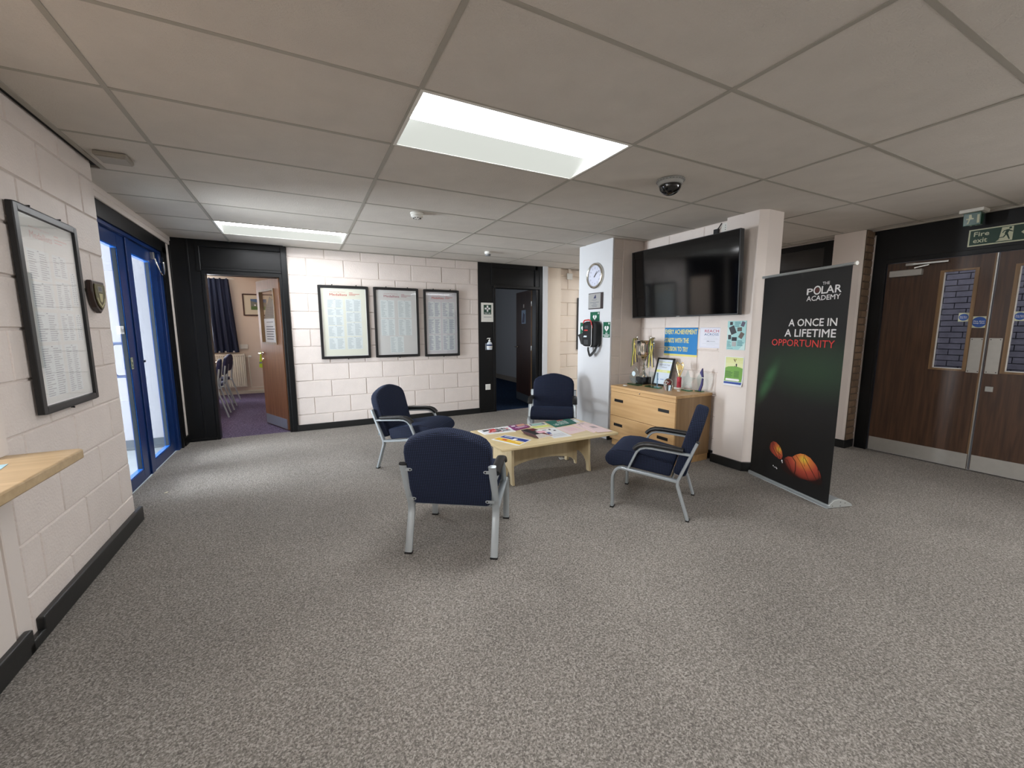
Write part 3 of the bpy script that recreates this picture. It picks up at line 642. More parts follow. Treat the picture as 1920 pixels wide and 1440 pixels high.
# ================================================================ CHAIRS
def make_chair():
    """local +y faces forward, origin on the floor midway between the rear feet"""
    t = thing('lounge_chair', 'x', 'chair', (0, 0, 0), 0, 'lounge chairs round the coffee table')
    hw = .258
    # backrest: arched outline extruded and leaned back
    out = [(-.232, 0), (.232, 0), (.247, .10), (.252, .30), (.252, .35), (.243, .39), (.222, .420), (.187, .442), (.14, .459), (.09, .474), (.04, .484), (0, .487)]
    out += [(-x, z) for x, z in out[::-1][1:] if x > 0 and z > 0.05]
    an = math.atan2(.128, .485); g = G()
    def bp(x, s, d): return (x, .033-s*math.sin(an)+d*math.cos(an), .292+s*math.cos(an)+d*math.sin(an))
    n = len(out)
    g.prism([bp(x, s*1.0, 0) for x, s in out], Vector(bp(0, 0, .088))-Vector(bp(0, 0, 0)))
    bk = g.done('backrest', m_fab, t, bevel=.026, seg=4, smooth=50)
    # seat cushion from its side profile
    pr = [(.13, .288), (.46, .322), (.53, .306), (.565, .312), (.590, .335), (.598, .365), (.585, .398), (.555, .422), (.50, .438), (.42, .440), (.30, .422), (.20, .402), (.108, .385)]
    G().prism([(-.238, y, z) for y, z in pr], (.476, 0, 0)).done('seat', m_fab, t, bevel=.018, seg=3, smooth=50)
    for s in (-1, 1):
        x = s*hw
        # rear leg runs up past the back as a post
        G().tube([(x, .0, .004), (x, .068, .215), (x, .077, .243), (x, .076, .275), (x, -.036, .562)], .0215, .0105, n=10, up=(1, 0, 0), power=.5).done('leg', m_frame, t, smooth=True)
        G().tube([(x, .523, .004), (x, .526, .20)]+[(x, .460+.066*math.cos(R(a)), .225+.088*math.sin(R(a))) for a in range(0, 91, 15)], .0205, .011, n=10, up=(1, 0, 0), power=.5).done('leg', m_frame, t, smooth=True)
        G().tube([(x, .462, .3125), (x, .078, .273)], .0205, .0115, n=10, up=(1, 0, 0), power=.5).done('side_rail', m_frame, t, smooth=True)
        G().tube([(x, .0, .470), (x, .10, .4765), (x, .25, .487), (x, .30, .486), (x, .335, .473), (x, .358, .448), (x, .375, .410), (x, .416, .312)], .0185, .009, n=10, up=(1, 0, 0), power=.5).done('arm_support', m_frame, t, smooth=True)
        P = [(x, .052, .497), (x, .065, .499), (x, .12, .503), (x, .25, .512), (x, .31, .510), (x, .345, .498), (x, .368, .478), (x, .378, .466)]
        G().tube(P, .029, .0155, n=12, up=(1, 0, 0), power=.75).done('arm_pad', m_armp, t, smooth=60)
        G().box(x-.022, -.012, 0, x+.022, .013, .010).done('foot_cap', m_rub, t); G().box(x-.021, .510, 0, x+.021, .537, .010).done('foot_cap', m_rub, t)
        c0 = Vector((x, -.036, .562)); G().tube([c0, c0+Vector((0, -.003, .006))], .0225, .0115, n=10, up=(1, 0, 0), power=.5).done('post_cap', m_blk if s < 0 else m_frame, t)
        for z, yy in ((.530, -.020), (.335, .052)):
            g = G(); sx = -s
            pts = [(0, -.010), (.040, -.010), (.048, -.007), (.052, 0), (.048, .007), (.040, .010), (0, .010)]
            sl = an
            y0 = .033-(z-.292)*math.tan(an)-.004
            g.prism([(x+sx*(.0+px), y0-pz*math.tan(an), z+pz) for px, pz in pts], (0, .003, 0)).done('bracket', m_frame, t)
            G().lathe([(.005, -.002), (.005, .0)], (x+sx*.040, y0, z), 10, 'y').done('bracket_hole', m_rub, t)
        g = G(); g.lathe([(0, -.004), (.004, -.003), (.006, 0), (.006, .004)], (x, .008, .455), 10, 'y').done('rivet', m_chrome, t)
    G().tube([(-hw, .12, .272), (hw, .12, .272)], .010, n=8).tube([(-hw, .44, .300), (hw, .44, .300)], .010, n=8).done('stretcher', m_frame, t, smooth=True)
    return t
CH = [((1.383, .3005), (.560, .828), 'navy dotted lounge chair turned away, showing its whole back'),
      ((1.438, 2.299), (.74, -.67), 'navy lounge chair standing below the framed medallists lists'),
      ((3.444, 2.393), (-.575, -.82), 'navy lounge chair facing us in front of the white clock column'),
      ((3.197, .119), (-.579, .8155), 'navy lounge chair seen in side view beside the roller banner')]
c0 = make_chair()
for i, (p, f, lb) in enumerate(CH):
    c = c0 if i == 0 else copy_tree(c0)
    c.location = (p[0], p[1], 0); c.rotation_euler = (0, 0, math.atan2(f[1], f[0])-PI/2); c['label'] = lb

# ================================================================ COFFEE TABLE
t = thing('coffee_table', 'low pale wood coffee table strewn with magazines between the lounge chairs', 'table', (2.62, 1.30, 0))
G().box(-.585, -.34, .357, .61, .34, .38).done('table_top', m_ltw, t, bevel=.004)
def end_panel(x, s):
    # front view in the y-z plane: broad board curving in to two feet
    pts = [(-.205, 0), (-.168, 0)]+[(-.160*math.cos(PI*k/12), .008+.15*math.sin(PI*k/12)**.75) for k in range(13)]+[(.168, 0), (.205, 0), (.19, .10), (.185, .357), (-.185, .357), (-.19, .10)]
    G().prism([(x, a, b) for a, b in pts], (s, 0, 0)).done('end_panel', m_ltw2, t, bevel=.002, seg=1)
end_panel(-.42, .024); end_panel(.386, .024)
ar = [(-.396, .357), (-.396, .02), (-.386, .02)]
for i in range(15):
    a = PI*(1-i/14); ar.append((.02*0+.372*math.cos(a), .02+.118*math.sin(a)**.8 if 0 < i < 14 else .02))
ar += [(.386, .02), (.386, .357)]
G().prism([(x, -.012, z) for x, z in ar], (0, .024, 0)).done('arched_rail', m_ltw2, t)
g = G(); g.box(-.396, -.05, .335, .386, -.012, .357); g.done('top_batten', m_ltw2, t)
G().lathe([(.007, -.204), (.007, -.2)], (.39, 0, .1), 8, 'y').done('dowel', m_dark, t) if 0 else None

# papers on the table: each its own thing, real coordinates on the table top
def sheet(name, label, cat, pts, th=.002, z=.380, m=None, group='papers on the coffee table', extra=None, pages=None):
    cx = sum(p[0] for p in pts)/len(pts); cy = sum(p[1] for p in pts)/len(pts)
    o = thing(name, label, cat, (cx, cy, z), 0, group)
    q = [(p[0]-cx, p[1]-cy, .0003) for p in pts]
    G().prism(q, (0, 0, th)).done('cover' if pages else 'page', m, o)
    # print laid out with bilinear coordinates of the sheet
    def at(u, v, h=.0004):
        a, b, c, d = [Vector((p[0]-cx, p[1]-cy)) for p in pts]
        r = (a*(1-u)+b*u)*(1-v)+(d*(1-u)+c*u)*v
        return (r.x, r.y, th+h)
    g = G()
    for k_, (u0, v0, u1, v1, mm) in enumerate(extra or []):
        h_ = .0008+.00006*k_; g.use(mm).poly([at(u0, v0, h_), at(u1, v0, h_), at(u1, v1, h_), at(u0, v1, h_)])
    if extra: g.done('print', None, o)
    return o
K = lambda n, c: mat(n, c, .5)
kred, kblk, kpur, kpk = K('ink_red', (206, 52, 54)), K('ink_black', (36, 34, 38)), K('ink_purple', (128, 62, 116)), K('ink_pink', (225, 175, 190))
kyel, kblu, kteal, kpale = K('ink_yellow', (226, 184, 62)), K('ink_blue', (42, 64, 140)), K('ink_teal', (28, 100, 90)), K('ink_pale_teal', (150, 196, 186))
klime, kskin, kgry, kpinks, kwht = K('ink_lime', (214, 220, 128)), K('ink_skin', (204, 156, 130)), K('ink_grey', (120, 120, 126)), K('pink_paper', (228, 205, 205)), K('ink_white', (235, 235, 235))
rn = random.Random(3)
ex = [(.1, .55, .28, .9, kblk), (.3, .5, .5, .95, kred), (.52, .55, .75, .9, kblk), (.2, .12, .45, .4, kred), (.45, .1, .62, .45, kblk), (.78, .6, .92, .8, kpk), (.65, .15, .9, .35, kgry)]
ex = [(a, .1+.8*(1-d), c, .1+.8*(1-b), m_) for a, b, c, d, m_ in ex]
for _ in range(22):
    a, b = rn.uniform(.1, .8), rn.uniform(.12, .8); ex.append((a, b, a+rn.uniform(.03, .12), b+rn.uniform(.04, .12), rn.choice([kblk, kred, kwht, kgry])))
sheet('magazine', 'white magazine with red and black cover on the coffee table', 'magazine', [(2.093, 1.60), (2.42, 1.63), (2.40, 1.415), (2.098, 1.44)], .006, m=m_paper, extra=ex, pages=1)
ex = [(.02, .02, .5, .5, kpur), (.45, .1, .95, .5, kskin), (.05, .5, .98, .98, kpur), (.2, .62, .8, .7, kwht), (.3, .78, .9, .86, kpk), (.1, .15, .35, .35, kwht)]
sheet('magazine', 'purple magazine with a portrait cover at the table far edge', 'magazine', [(2.423, 1.62), (2.60, 1.64), (2.597, 1.50), (2.395, 1.44)], .010, m=kpur, extra=ex, pages=1)
sheet('leaflet', 'pale leaflet with lime green lower half near the green brochure', 'leaflet', [(2.64, 1.62), (2.82, 1.62), (2.79, 1.42), (2.60, 1.43)], .003, m=m_paper,
      extra=[(.05, .06, .95, .45, kgry), (.15, .12, .8, .38, kpale), (.0, .55, 1, .98, klime), (.1, .62, .7, .68, kgry)])
ex = [(.0, .0, 1, 1, kteal), (.42, .05, .68, .16, kred)]
for r_ in range(4):
    for i in range(9):
        a = .05+i*.075+rn.uniform(0, .02)
        if a > .3 or r_ > 1: ex.append((a, .3+r_*.15, a+.05, .3+r_*.15+.08, kwht if i % 3 else kpale))
sheet('brochure', 'dark green brochure with pale lettering beside the pink sheets', 'brochure', [(2.85, 1.63), (3.15, 1.625), (3.10, 1.43), (2.816, 1.38)], .005, m=kteal, extra=ex)
sheet('leaflet', 'white sheet peeping out beyond the dark green brochure', 'leaflet', [(3.12, 1.61), (3.20, 1.62), (3.17, 1.46), (3.105, 1.455)], .002, m=m_paper, extra=[(.2, .1, .8, .3, kgry)])
# pile of dark red booklets, fanned
o = thing('booklet_pile', 'fanned pile of dark red and black booklets in the table middle', 'booklets', (2.50, 1.22, .380), R(8), 'papers on the coffee table')
for k in range(9):
    dx = -.015*k; z = .0045*k
    g = G(); g.use(m_paper).box(-.05+dx*.3, -.105, z, .11+dx, .10, z+.0035); g.use(kred if k % 3 == 0 else kblk).prism([(-.05+dx*.3, -.105, z+.0035), (.11+dx, -.105, z+.0035), (.11+dx, .10, z+.0035), (-.05+dx*.3, .10, z+.0035)], (0, 0, .0007))
    g.use(K('ink_maroon', (96, 30, 40)) if k % 2 else kblk).box(-.055+dx*.3, -.105, z, -.05+dx*.3, .10, z+.0042)
    g.done('booklet', None, o)
g = G(); g.use(K('ink_maroon', (96, 30, 40))).rect(0, 0, 0, 0, 0) if 0 else g
for a, b, c, d, mm in [(-.03, .01, .04, .09, K('ink_maroon', (96, 30, 40))), (-.03, -.09, .06, -.03, kpk), (.0, -.02, .06, .03, kwht), (-.06, -.09, -.035, .09, kblk)]:
    g.use(mm).poly([(a, b, .0405), (c, b, .0405), (c, d, .0405), (a, d, .0405)])
g.done('print', None, o)
ex = [(.1, .1, .35, .16, kgry), (.5, .08, .62, .2, kblk), (.65, .25, .8, .34, kblk), (.1, .38, .3, .55, kblu)]+[(.1, .62+.06*i, .85, .63+.06*i, kgry) for i in range(5)]
sheet('leaflet', 'white printed leaflet lying beside the red booklet pile', 'leaflet', [(2.622, 1.37), (2.797, 1.385), (2.768, 1.041), (2.585, 1.051)], .002, m=m_paper, extra=ex)
sheet('leaflet', 'single pink sheet in front of the green brochure', 'leaflet', [(2.81, 1.372), (2.99, 1.370), (3.0, 1.144), (2.785, 1.093)], .002, m=kpinks, extra=[(.25, .25+.1*i, .8, .28+.1*i, kpk) for i in range(5)])
sheet('leaflet', 'pink sheet tucked under the top pink sheet on the table', 'leaflet', [(3.021, 1.40), (3.21, 1.44), (3.19, 1.161), (3.01, 1.040)], .002, m=kpinks, extra=[(.3, .1+.06*i, .7, .13+.06*i, kgry) for i in range(4)])
sheet('leaflet', 'top pink sheet overhanging the table corner by the cabinet', 'leaflet', [(3.09, 1.36), (3.215, 1.33), (3.195, 1.0), (3.045, 1.03)], .002, z=.3830, m=kpinks, extra=[(.3, .3+.06*i, .7, .33+.06*i, kgry) for i in range(4)])
ex = [(.03, .1, .97, .45, kblu), (.03, .5, .97, .9, kyel), (.5, .25, .62, .55, kwht), (.1, .2, .4, .27, kwht), (.25, .6, .42, .75, kred), (.7, .58, .95, .68, K('ink_cream', (240, 222, 160)))]
sheet('newsletter', 'blue and yellow newsletter at the table corner behind the nearest chair', 'newsletter', [(2.254, 1.345), (2.387, 1.099), (2.204, .988), (2.085, 1.268)], .002, m=m_paper, extra=[(b, a, d, c, m_) for a, b, c, d, m_ in [(.05, .05, .95, .95, m_paper)]]+[(a, b, c, d, m_) for a, b, c, d, m_ in ex])
tag(G().prism([(0, 0, .001), (.06, .01, .001), (.05, .05, .001), (.0, .04, .012)], (.002, 0, .003)).done('paper_scrap', m_paper, loc=(2.96, 1.50, 0)), 'small white folded paper on the carpet under the table', 'paper')
tag(G().prism([(0, 0, .001), (.022, .004, .001), (.028, .014, .008), (.008, .012, .004)], (0, 0, .003)).done('paper_scrap', K('scrap_cream', (220, 212, 190)), loc=(-.396, 2.26, 0)), 'tiny pale scrap on the carpet by the blue doors', 'litter')

# ================================================================ CABINET
t = thing('filing_cabinet', 'low beech side filing cabinet with two drawers under the television', 'cabinet', (3.80, 1.28, 0), -PI/2)
# local x: -.46 (far/left) .. .455, local y into wall 0..0.5
G().box(-.455, .03, .0, .45, .5, .075).done('plinth', m_beech, t)
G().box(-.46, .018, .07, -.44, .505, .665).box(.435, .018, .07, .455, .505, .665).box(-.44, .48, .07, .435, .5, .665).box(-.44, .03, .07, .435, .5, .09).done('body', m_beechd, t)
G().box(-.465, -.002, .662, .46, .51, .69).done('cabinet_top', m_beech, t, bevel=.003)
G().box(-.462, 0, .625, .457, .02, .661).done('top_rail', m_beech, t)
G().lathe([(0, -.008), (.008, -.007), (.009, 0)], (-.01, 0, .65), 12, 'y').done('lock', m_chrome, t, smooth=True)
for z0, z1, hz in ((.352, .622, .527), (.078, .348, .250)):
    D_ = G().box(-.46, 0, z0, .455, .019, z1).done('drawer', m_beech, t, bevel=.0015, seg=1)
    for hx0 in (-.395, .245):
        H_ = G(); H_.box(hx0, -.003, hz-.016, hx0+.138, .0, hz+.016); H_.done('handle', m_blk, D_, bevel=.001, seg=1)

# ================================================================ THINGS ON THE CABINET  (top z = .69)
ZC = .69
t = thing('trophy_cup', 'tall silver trophy cup with black and yellow ribbons on a black plinth', 'trophy', (4.19, 1.64, ZC))
G().box(-.062, -.062, 0, .062, .062, .085).done('plinth', mat('black_stone', (22, 22, 24), .25), t, bevel=.004)
prof = [(.055, .085), (.056, .10), (.04, .115), (.022, .135), (.014, .16), (.020, .18), (.012, .20), (.020, .225), (.012, .245), (.016, .265), (.035, .285), (.062, .31), (.078, .345), (.085, .39), (.09, .44), (.100, .495), (.103, .50), (.098, .50), (.085, .44), (.08, .39), (.07, .345), (.03, .31), (0, .305)]
vs = G(); n = 48
prof = [(r_*(1.13 if h_ > .28 else 1), h_) for r_, h_ in prof]
vs.lathe(prof, n=n)
for i, v in enumerate(vs.v):   # fluting of the bowl
    if .33 < v[2] < .49:
        q = i % n; k = 1-.05*(q % 4 in (0, 1)); vs.v[i] = (v[0]*k, v[1]*k, v[2])
vs.done('bowl', m_chrome, t, smooth=30)
for s in (-1, 1):
    H_ = G().tube([(0, s*.085, .36), (0, s*.115, .375), (0, s*.135, .42), (0, s*.135, .47), (0, s*.125, .505), (0, s*.115, .52), (0, s*.12, .535)], .006, n=8).done('handle', m_chrome, t, smooth=True)
    G().lathe([(0, -.014), (.012, -.01), (.016, 0), (.012, .01), (0, .014)], (0, s*.135, .53), 12).lathe([(0, -.012), (.010, -.008), (.013, 0), (.010, .008), (0, .012)], (-.012, s*.108, .535), 10).done('knob', m_chrome, H_, smooth=True)
    rn2 = random.Random(5+s)
    for k in range(5 if s > 0 else 6):
        cm = [K('ribbon_black', (18, 18, 18)), K('ribbon_yellow', (214, 196, 88)), K('ribbon_black', (18, 18, 18)), K('ribbon_yellow', (214, 196, 88)), K('ribbon_green', (70, 92, 40)), K('ribbon_maroon', (64, 22, 34))][k]
        y0 = s*.128; yw = (k-2)*.011; x0 = -.02-.004*k; g = G(); P_ = []
        for z, a in ((.525, .1), (.49, .5), (.45, .9), (.38, 1.0), (.30, 1.05), (.22 + rn2.uniform(-.03, .04), 1.1)):
            P_.append((x0-.01*math.sin(z*20+k), y0+yw*a*1.3, z))
        g.tube(P_, .0012, .0075, n=4, up=(1, 0, 0)).done('ribbon', cm, t)
    G().lathe([(0, -.014), (.011, -.006), (.011, .006), (0, .014)], (-.022, s*.128, .46), 8).done('ribbon_knot', K('ribbon_yellow', (214, 196, 88)), t)
t = thing('glass_award', 'round swirled glass award on a glass foot before the trophy cup', 'award', (4.03, 1.61, ZC), -PI/2, 'glass awards')
G().prism([(-.085, -.035, .001), (.085, -.035, .001), (.085, .035, .001), (-.085, .035, .001)], (0, 0, .016)).done('foot', m_glg, t, bevel=.002, seg=1)
sp = [(.075*math.cos(R(a)), .085+.068*math.sin(R(a))) for a in range(-70, 40, 15)]+[(.045, .17), (.02, .215), (-.005, .19), (-.05, .14)]+[(.082*math.cos(R(a)), .085+.068*math.sin(R(a))) for a in range(150, 251, 15)]
G().prism([(x, -.008, z) for x, z in sp], (0, .016, 0)).done('disc', m_gl, t, bevel=.002, seg=1)
g = G()
for k in range(7): a = R(200+k*18); g.prism([(0, -.0095, .09), (.07*math.cos(a), -.0095, .085+.062*math.sin(a)), (.07*math.cos(a+.08), -.0095, .085+.062*math.sin(a+.08))], (0, .001, 0))
g.done('engraving', mat('etched_grey', (110, 130, 140), .3), t)
G().disc(-.012, .13, .028, -.0096, 16).done('pale_emblem', mat('etched_white', (205, 225, 235), .3), t)
# certificate frame leaning on the wall
t = thing('certificate_frame', 'black framed white and green certificate leaning on the wall', 'picture frame', (4.22, 1.415, ZC), -PI/2)
tl = R(15); fw_, fh_, ft = .235, .315, .018
def cf(x, z, d): return (x, z*math.sin(tl)+d*math.cos(tl), z*math.cos(tl)-d*math.sin(tl)+.005)
def cfbox(g, x0, z0, x1, z1, d0, d1_):
    g.prism([cf(x0, z0, d0), cf(x1, z0, d0), cf(x1, z1, d0), cf(x0, z1, d0)], Vector(cf(0, 0, d1_))-Vector(cf(0, 0, d0)))
g = G(); cfbox(g, -fw_/2, 0, -fw_/2+ft, fh_, -.006, .01); cfbox(g, fw_/2-ft, 0, fw_/2, fh_, -.006, .01); cfbox(g, -fw_/2, 0, fw_/2, ft, -.006, .01); cfbox(g, -fw_/2, fh_-ft, fw_/2, fh_, -.006, .01)
g.done('frame', m_blk, t)
g = G(); cfbox(g, -fw_/2+.01, .01, fw_/2-.01, fh_-.01, .0, .006); ce_ = g.done('certificate', K('cert_white', (214, 224, 236)), t)
g = G(); a = -fw_/2+ft
def cr(x0, z0, x1, z1, m_): g.use(m_).poly([cf(x0, z0, -.0008), cf(x1, z0, -.0008), cf(x1, z1, -.0008), cf(x0, z1, -.0008)])
cr(a, .262, -a, .268, klime); cr(a, .150, -a, .178, klime); cr(a+.01, .275, a+.09, .279, m_fine); cr(a+.13, .272, -a-.02, .276, m_fine)
cr(-.02, .07, .03, .075, K('cert_blue', (60, 110, 190))); cr(-.06, .06, -.045, .075, K('cert_blue', (60, 110, 190)))
g.done('print', None, ce_)
def lean(o):
    for v in o.data.vertices: v.co = cf(v.co.x, v.co.z, -.0012)
lean(text('Arbroath High', m_print, ce_, 0, .228, w=.15, h=.016, align='c')); lean(text('School', m_print, ce_, 0, .203, w=.07, h=.014, align='c'))
lean(text('£1000', kwht, ce_, 0, .153, w=.11, h=.021, align='c'))
G().prism([(-.02, .118, .003), (.02, .118, .003), (.012, .078, .2), (-.012, .078, .2)], (0, .003, 0)).done('easel_strut', m_blk, t)
t = thing('glass_award', 'flat glass plaque standing in front of the certificate', 'award', (4.06, 1.36, ZC), -PI/2, 'glass awards')
G().box(-.095, -.035, .001, .095, .035, .014).done('foot', m_glg, t, bevel=.002, seg=1)
G().box(-.07, -.005, .014, .065, .005, .17).done('plate', m_gl, t, bevel=.001, seg=1)
G().box(.052, -.0065, .014, .064, -.0052, .168).done('edge_strip', mat('steel_blue_strip', (84, 112, 134), .3), t)
t = thing('glass_award', 'clear egg shaped glass award with red swirls near cabinet front', 'award', (4.03, 1.13, ZC), -PI/2, 'glass awards')
G().lathe([(.034, .001), (.04, .02), (.045, .05), (.045, .08), (.036, .108), (.018, .124), (0, .128)], n=24).done('egg', glass_mat('solid_glass', (240, 244, 244)), t, smooth=True)
G().lathe([(0, .055), (.016, .065), (.026, .085), (.02, .1), (0, .108)], (.008, 0, 0), 12, sx=1.1, sy=.6).done('red_core', K('deep_red', (120, 26, 30)), t, smooth=True)
G().tube([(-.03, -.02, .03), (-.015, -.03, .07), (.0, -.025, .1), (.02, -.02, .085)], .006, n=8).done('white_swirl', kwht, t, smooth=True)
t = thing('trophy', 'small gold trophy on a red glitter column with marble base', 'trophy', (4.20, 1.14, ZC), -PI/2)
G().box(-.036, -.036, .001, .036, .036, .022).done('base', mat('marble', (214, 212, 204), .2, var=.12, vscale=30), t, bevel=.002, seg=1)
G().lathe([(.023, .022), (.023, .13)], n=14).done('column', mat('red_glitter', (176, 44, 62), .25, bump=.8, bscale=300, var=.4, vscale=180), t, smooth=True)
g = G()
for s in (-1, 1): g.tube([(0, 0, .13), (s*.012, 0, .16), (s*.034, 0, .21), (s*.044, 0, .255), (s*.034, 0, .285), (s*.01, 0, .27)], .0065, .005, n=8)
g.tube([(0, 0, .13), (0, 0, .20), (.0, 0, .26)], .005, n=8).lathe([(.031, -.004), (.031, .004)], (0, 0, .235), 20, 'y')
g.done('figure', m_gold, t, smooth=True)
t = thing('glass_award', 'clear glass star award beside the red column trophy', 'award', (4.18, 1.02, ZC), -PI/2, 'glass awards')
G().box(-.05, -.03, .001, .05, .03, .014).done('foot', m_glg, t, bevel=.002, seg=1)
st_ = []
for k in range(10):
    r_ = .098 if k % 2 == 0 else .042; a = PI/2+k*PI/5; st_.append((r_*math.cos(a), -.006, .11+r_*math.sin(a)*1.05))
G().prism(st_, (0, .012, 0)).done('star', m_gl, t)
t = thing('glass_award', 'slender flame shaped glass award with purple edge on the cabinet', 'award', (4.25, .925, ZC), -PI/2, 'glass awards')
G().box(-.04, -.025, .001, .04, .025, .01).done('foot', m_glg, t, bevel=.002, seg=1)
G().prism([(-.010, -.006, .01), (.012, -.006, .01), (.032, -.006, .08), (.034, -.006, .16), (.022, -.006, .235), (-.036, -.006, .14)], (0, .012, 0)).done('flame', m_gl, t)
G().prism([(-.010, -.0075, .01), (.012, -.0075, .01), (.032, -.0075, .07), (.035, -.0075, .135), (.024, -.0075, .14), (.014, -.0075, .08)], (0, .015, 0)).prism([(.022, -.0075, .15), (.035, -.0075, .15), (.022, -.0075, .24), (-.002, -.0075, .195)], (0, .015, 0)).done('purple_edge', K('deep_purple', (50, 44, 104)), t)
for lb, x, y, s_ in (('white oval pebble at the front of the cabinet', 3.88, 1.60, 1.25), ('small white pebble beside the egg shaped award', 4.07, 1.03, .8)):
    o = G().lathe([(0, 0), (.016, .002), (.02, .007), (.014, .012), (0, .014)], n=16, sx=.8*s_, sy=1.3*s_).done('pebble', m_wp, loc=(x, y, ZC), smooth=True); tag(o, lb, 'pebble')

# ================================================================ TELEVISION, posters, clock column
t = thing('television', 'large black flat screen television tilted forward on its wall bracket', 'television', (4.175, 1.176, 1.82), -PI/2)
tt = R(3.2)
def tv(x, z, d): return (x, d*math.cos(tt)-z*math.sin(tt), z*math.cos(tt)+d*math.sin(tt)*0)
def tvb(g, x0, z0, x1, z1, d0, d1_): g.prism([tv(x0, z0, d0), tv(x1, z0, d0), tv(x1, z1, d0), tv(x0, z1, d0)], Vector((0, (d1_-d0), 0)))
g = G(); tvb(g, -.662, -.372, .662, .372, -.022, .03); g.done('body', m_blk, t, bevel=.003)
g = G(); tvb(g, -.652, -.360, .652, .364, -.0245, -.0235); g.done('screen', mat('tv_screen', (4, 4, 5), .07, spec=.5), t)
g = G(); tvb(g, -.3, -.2, .3, .2, .03, .07); g.done('rear_housing', m_blk, t, bevel=.01)
G().box(-.2, .08, -.1, .2, .19, .12).done('wall_bracket', m_dark, t)
g = G(); tvb(g, -.02, -.3705, .02, -.366, -.0235, -.0225); g.done('badge', m_steel, t)
t = thing('wall_socket', 'white double socket with black plug above the television', 'socket', (4.37, .85, 2.285), -PI/2)
G().box(-.02, -.012, -.045, .07, 0, .045).done('face_plate', m_wp, t, bevel=.004)
G().box(-.095, -.03, -.045, -.05, 0, -.0).tube([(-.07, -.02, -.02), (-.035, -.028, .01), (-.015, -.02, .045)], .006, n=8).done('plug', m_blk, t, bevel=.004)
g = G()
for x in (.02, .05):
    for z in (-.02, .0, .02): g.box(x-.003, -.0128, z-.004, x+.003, -.012, z+.004)
g.done('pin_hole', m_dark, t)

m_pblue = K('poster_blue', (10, 122, 190)); m_pyel = K('poster_yellow', (224, 214, 120))
t = thing('poster', 'bright blue poster reading every achievement in cream letters', 'poster', (4.368, 0, 0), -PI/2, 'posters on the television wall')
G().box(-1.515, -.002, 1.027, -1.075, 0, 1.335).done('sheet', m_pyel, t)
G().rect(-1.515, 1.048, -1.075, 1.335, -.0026).done('blue_field', m_pblue, t)
for s_, a, b, z in (('EVERY ACHIEVEMENT', -1.505, -1.085, 1.266), ('STARTS WITH THE', -1.508, -1.185, 1.172), ('DECISION TO TRY', -1.51, -1.19, 1.078)):
    text(s_, m_pyel, t, a, z, b, .05, y=-.0032, bold=.03)
t = thing('poster', 'white notice headed REACH ACROSS beside the blue poster', 'poster', (4.368, 0, 0), -PI/2, 'posters on the television wall')
G().box(-1.052, -.002, 1.13, -.772, 0, 1.335).done('sheet', K('cool_paper', (220, 222, 232)), t)
text('REACH', K('reach_red', (176, 52, 84)), t, -.993, 1.287, -.833, .027, y=-.003, bold=.01)
text('ACROSS', K('reach_blue', (60, 104, 150)), t, -.997, 1.255, -.835, .023, y=-.003, bold=.01)
g = G(); g.use(m_fine)
for k in range(7): w_ = [.05, .08, .09, 0, .06, .10, .05][k]; w_ and g.rect(-.915-w_, 1.243-k*.014, -.915+w_*.9, 1.2445-k*.014, -.003)
g.use(m_printb).rect(-.965, 1.196, -.935, 1.201, -.003).use(m_print).rect(-.93, 1.197, -.87, 1.2, -.003)
for a in ((-1.045, 1.137, -.779, 1.1385), (-1.045, 1.3285, -.779, 1.33), (-1.045, 1.137, -1.0435, 1.33), (-.7805, 1.137, -.779, 1.33)): g.use(K('border_lilac', (170, 165, 200))).rect(*a, -.003)
g.done('print', None, t)
m_teal = K('poster_teal', (158, 206, 206))
t = thing('poster', 'pale teal poster with scattered dark photos on the pillar', 'poster', (4.283, 0, 0), -PI/2, 'posters on the pillar')
G().box(-.682, -.002, 1.128, -.498, 0, 1.395).done('sheet', m_teal, t)
g = G(); g.use(K('teal_light', (196, 224, 222))).poly([(-.682, -.0023, 1.21), (-.60, -.0023, 1.29), (-.682, -.0023, 1.34)]).poly([(-.498, -.0023, 1.20), (-.56, -.0023, 1.13), (-.498, -.0023, 1.13)])
for cx, cz, w_, h_, an_, cc in [(-.645, 1.372, .028, .03, 0, kblk), (-.53, 1.365, .034, .045, -20, K('photo_mauve', (84, 80, 100))), (-.628, 1.31, .055, .075, 25, K('photo_dark', (40, 46, 52))), (-.560, 1.318, .045, .035, 3, K('photo_brown', (84, 78, 70))), (-.54, 1.262, .04, .055, -28, K('photo_tan', (96, 84, 76))), (-.655, 1.245, .03, .042, 3, K('photo_dark', (40, 46, 52))), (-.607, 1.228, .05, .034, 0, K('photo_navy', (16, 18, 34))), (-.607, 1.182, .04, .045, 0, K('photo_pale', (170, 172, 172)))]:
    ca, sa = math.cos(R(an_)), math.sin(R(an_)); pts = []
    for dx, dz in ((-w_/2, -h_/2), (w_/2, -h_/2), (w_/2, h_/2), (-w_/2, h_/2)): pts.append((cx+dx*ca-dz*sa, -.003, cz+dx*sa+dz*ca))
    NP_ = globals().get('NP_', 0)+1; g.use(cc).poly([(p[0], p[1]-.0001*NP_, p[2]) for p in pts])
g.use(K('teal_ink', (46, 110, 120)))
tlines(g, -.61, -.55, 1.385, 4, .012, .005, -.0032); tlines(g, -.575, -.51, 1.215, 6, .009, .004, -.0032); tlines(g, -.675, -.635, 1.205, 6, .009, .003, -.0032); tlines(g, -.67, -.6, 1.142, 1, .009, .003, -.0032)
g.done('print', None, t)
t = thing('poster', 'green hill poster with blue foot band, curling off the pillar', 'poster', (4.283, 0, 0), -PI/2, 'posters on the pillar')
g = G(); cols = 6
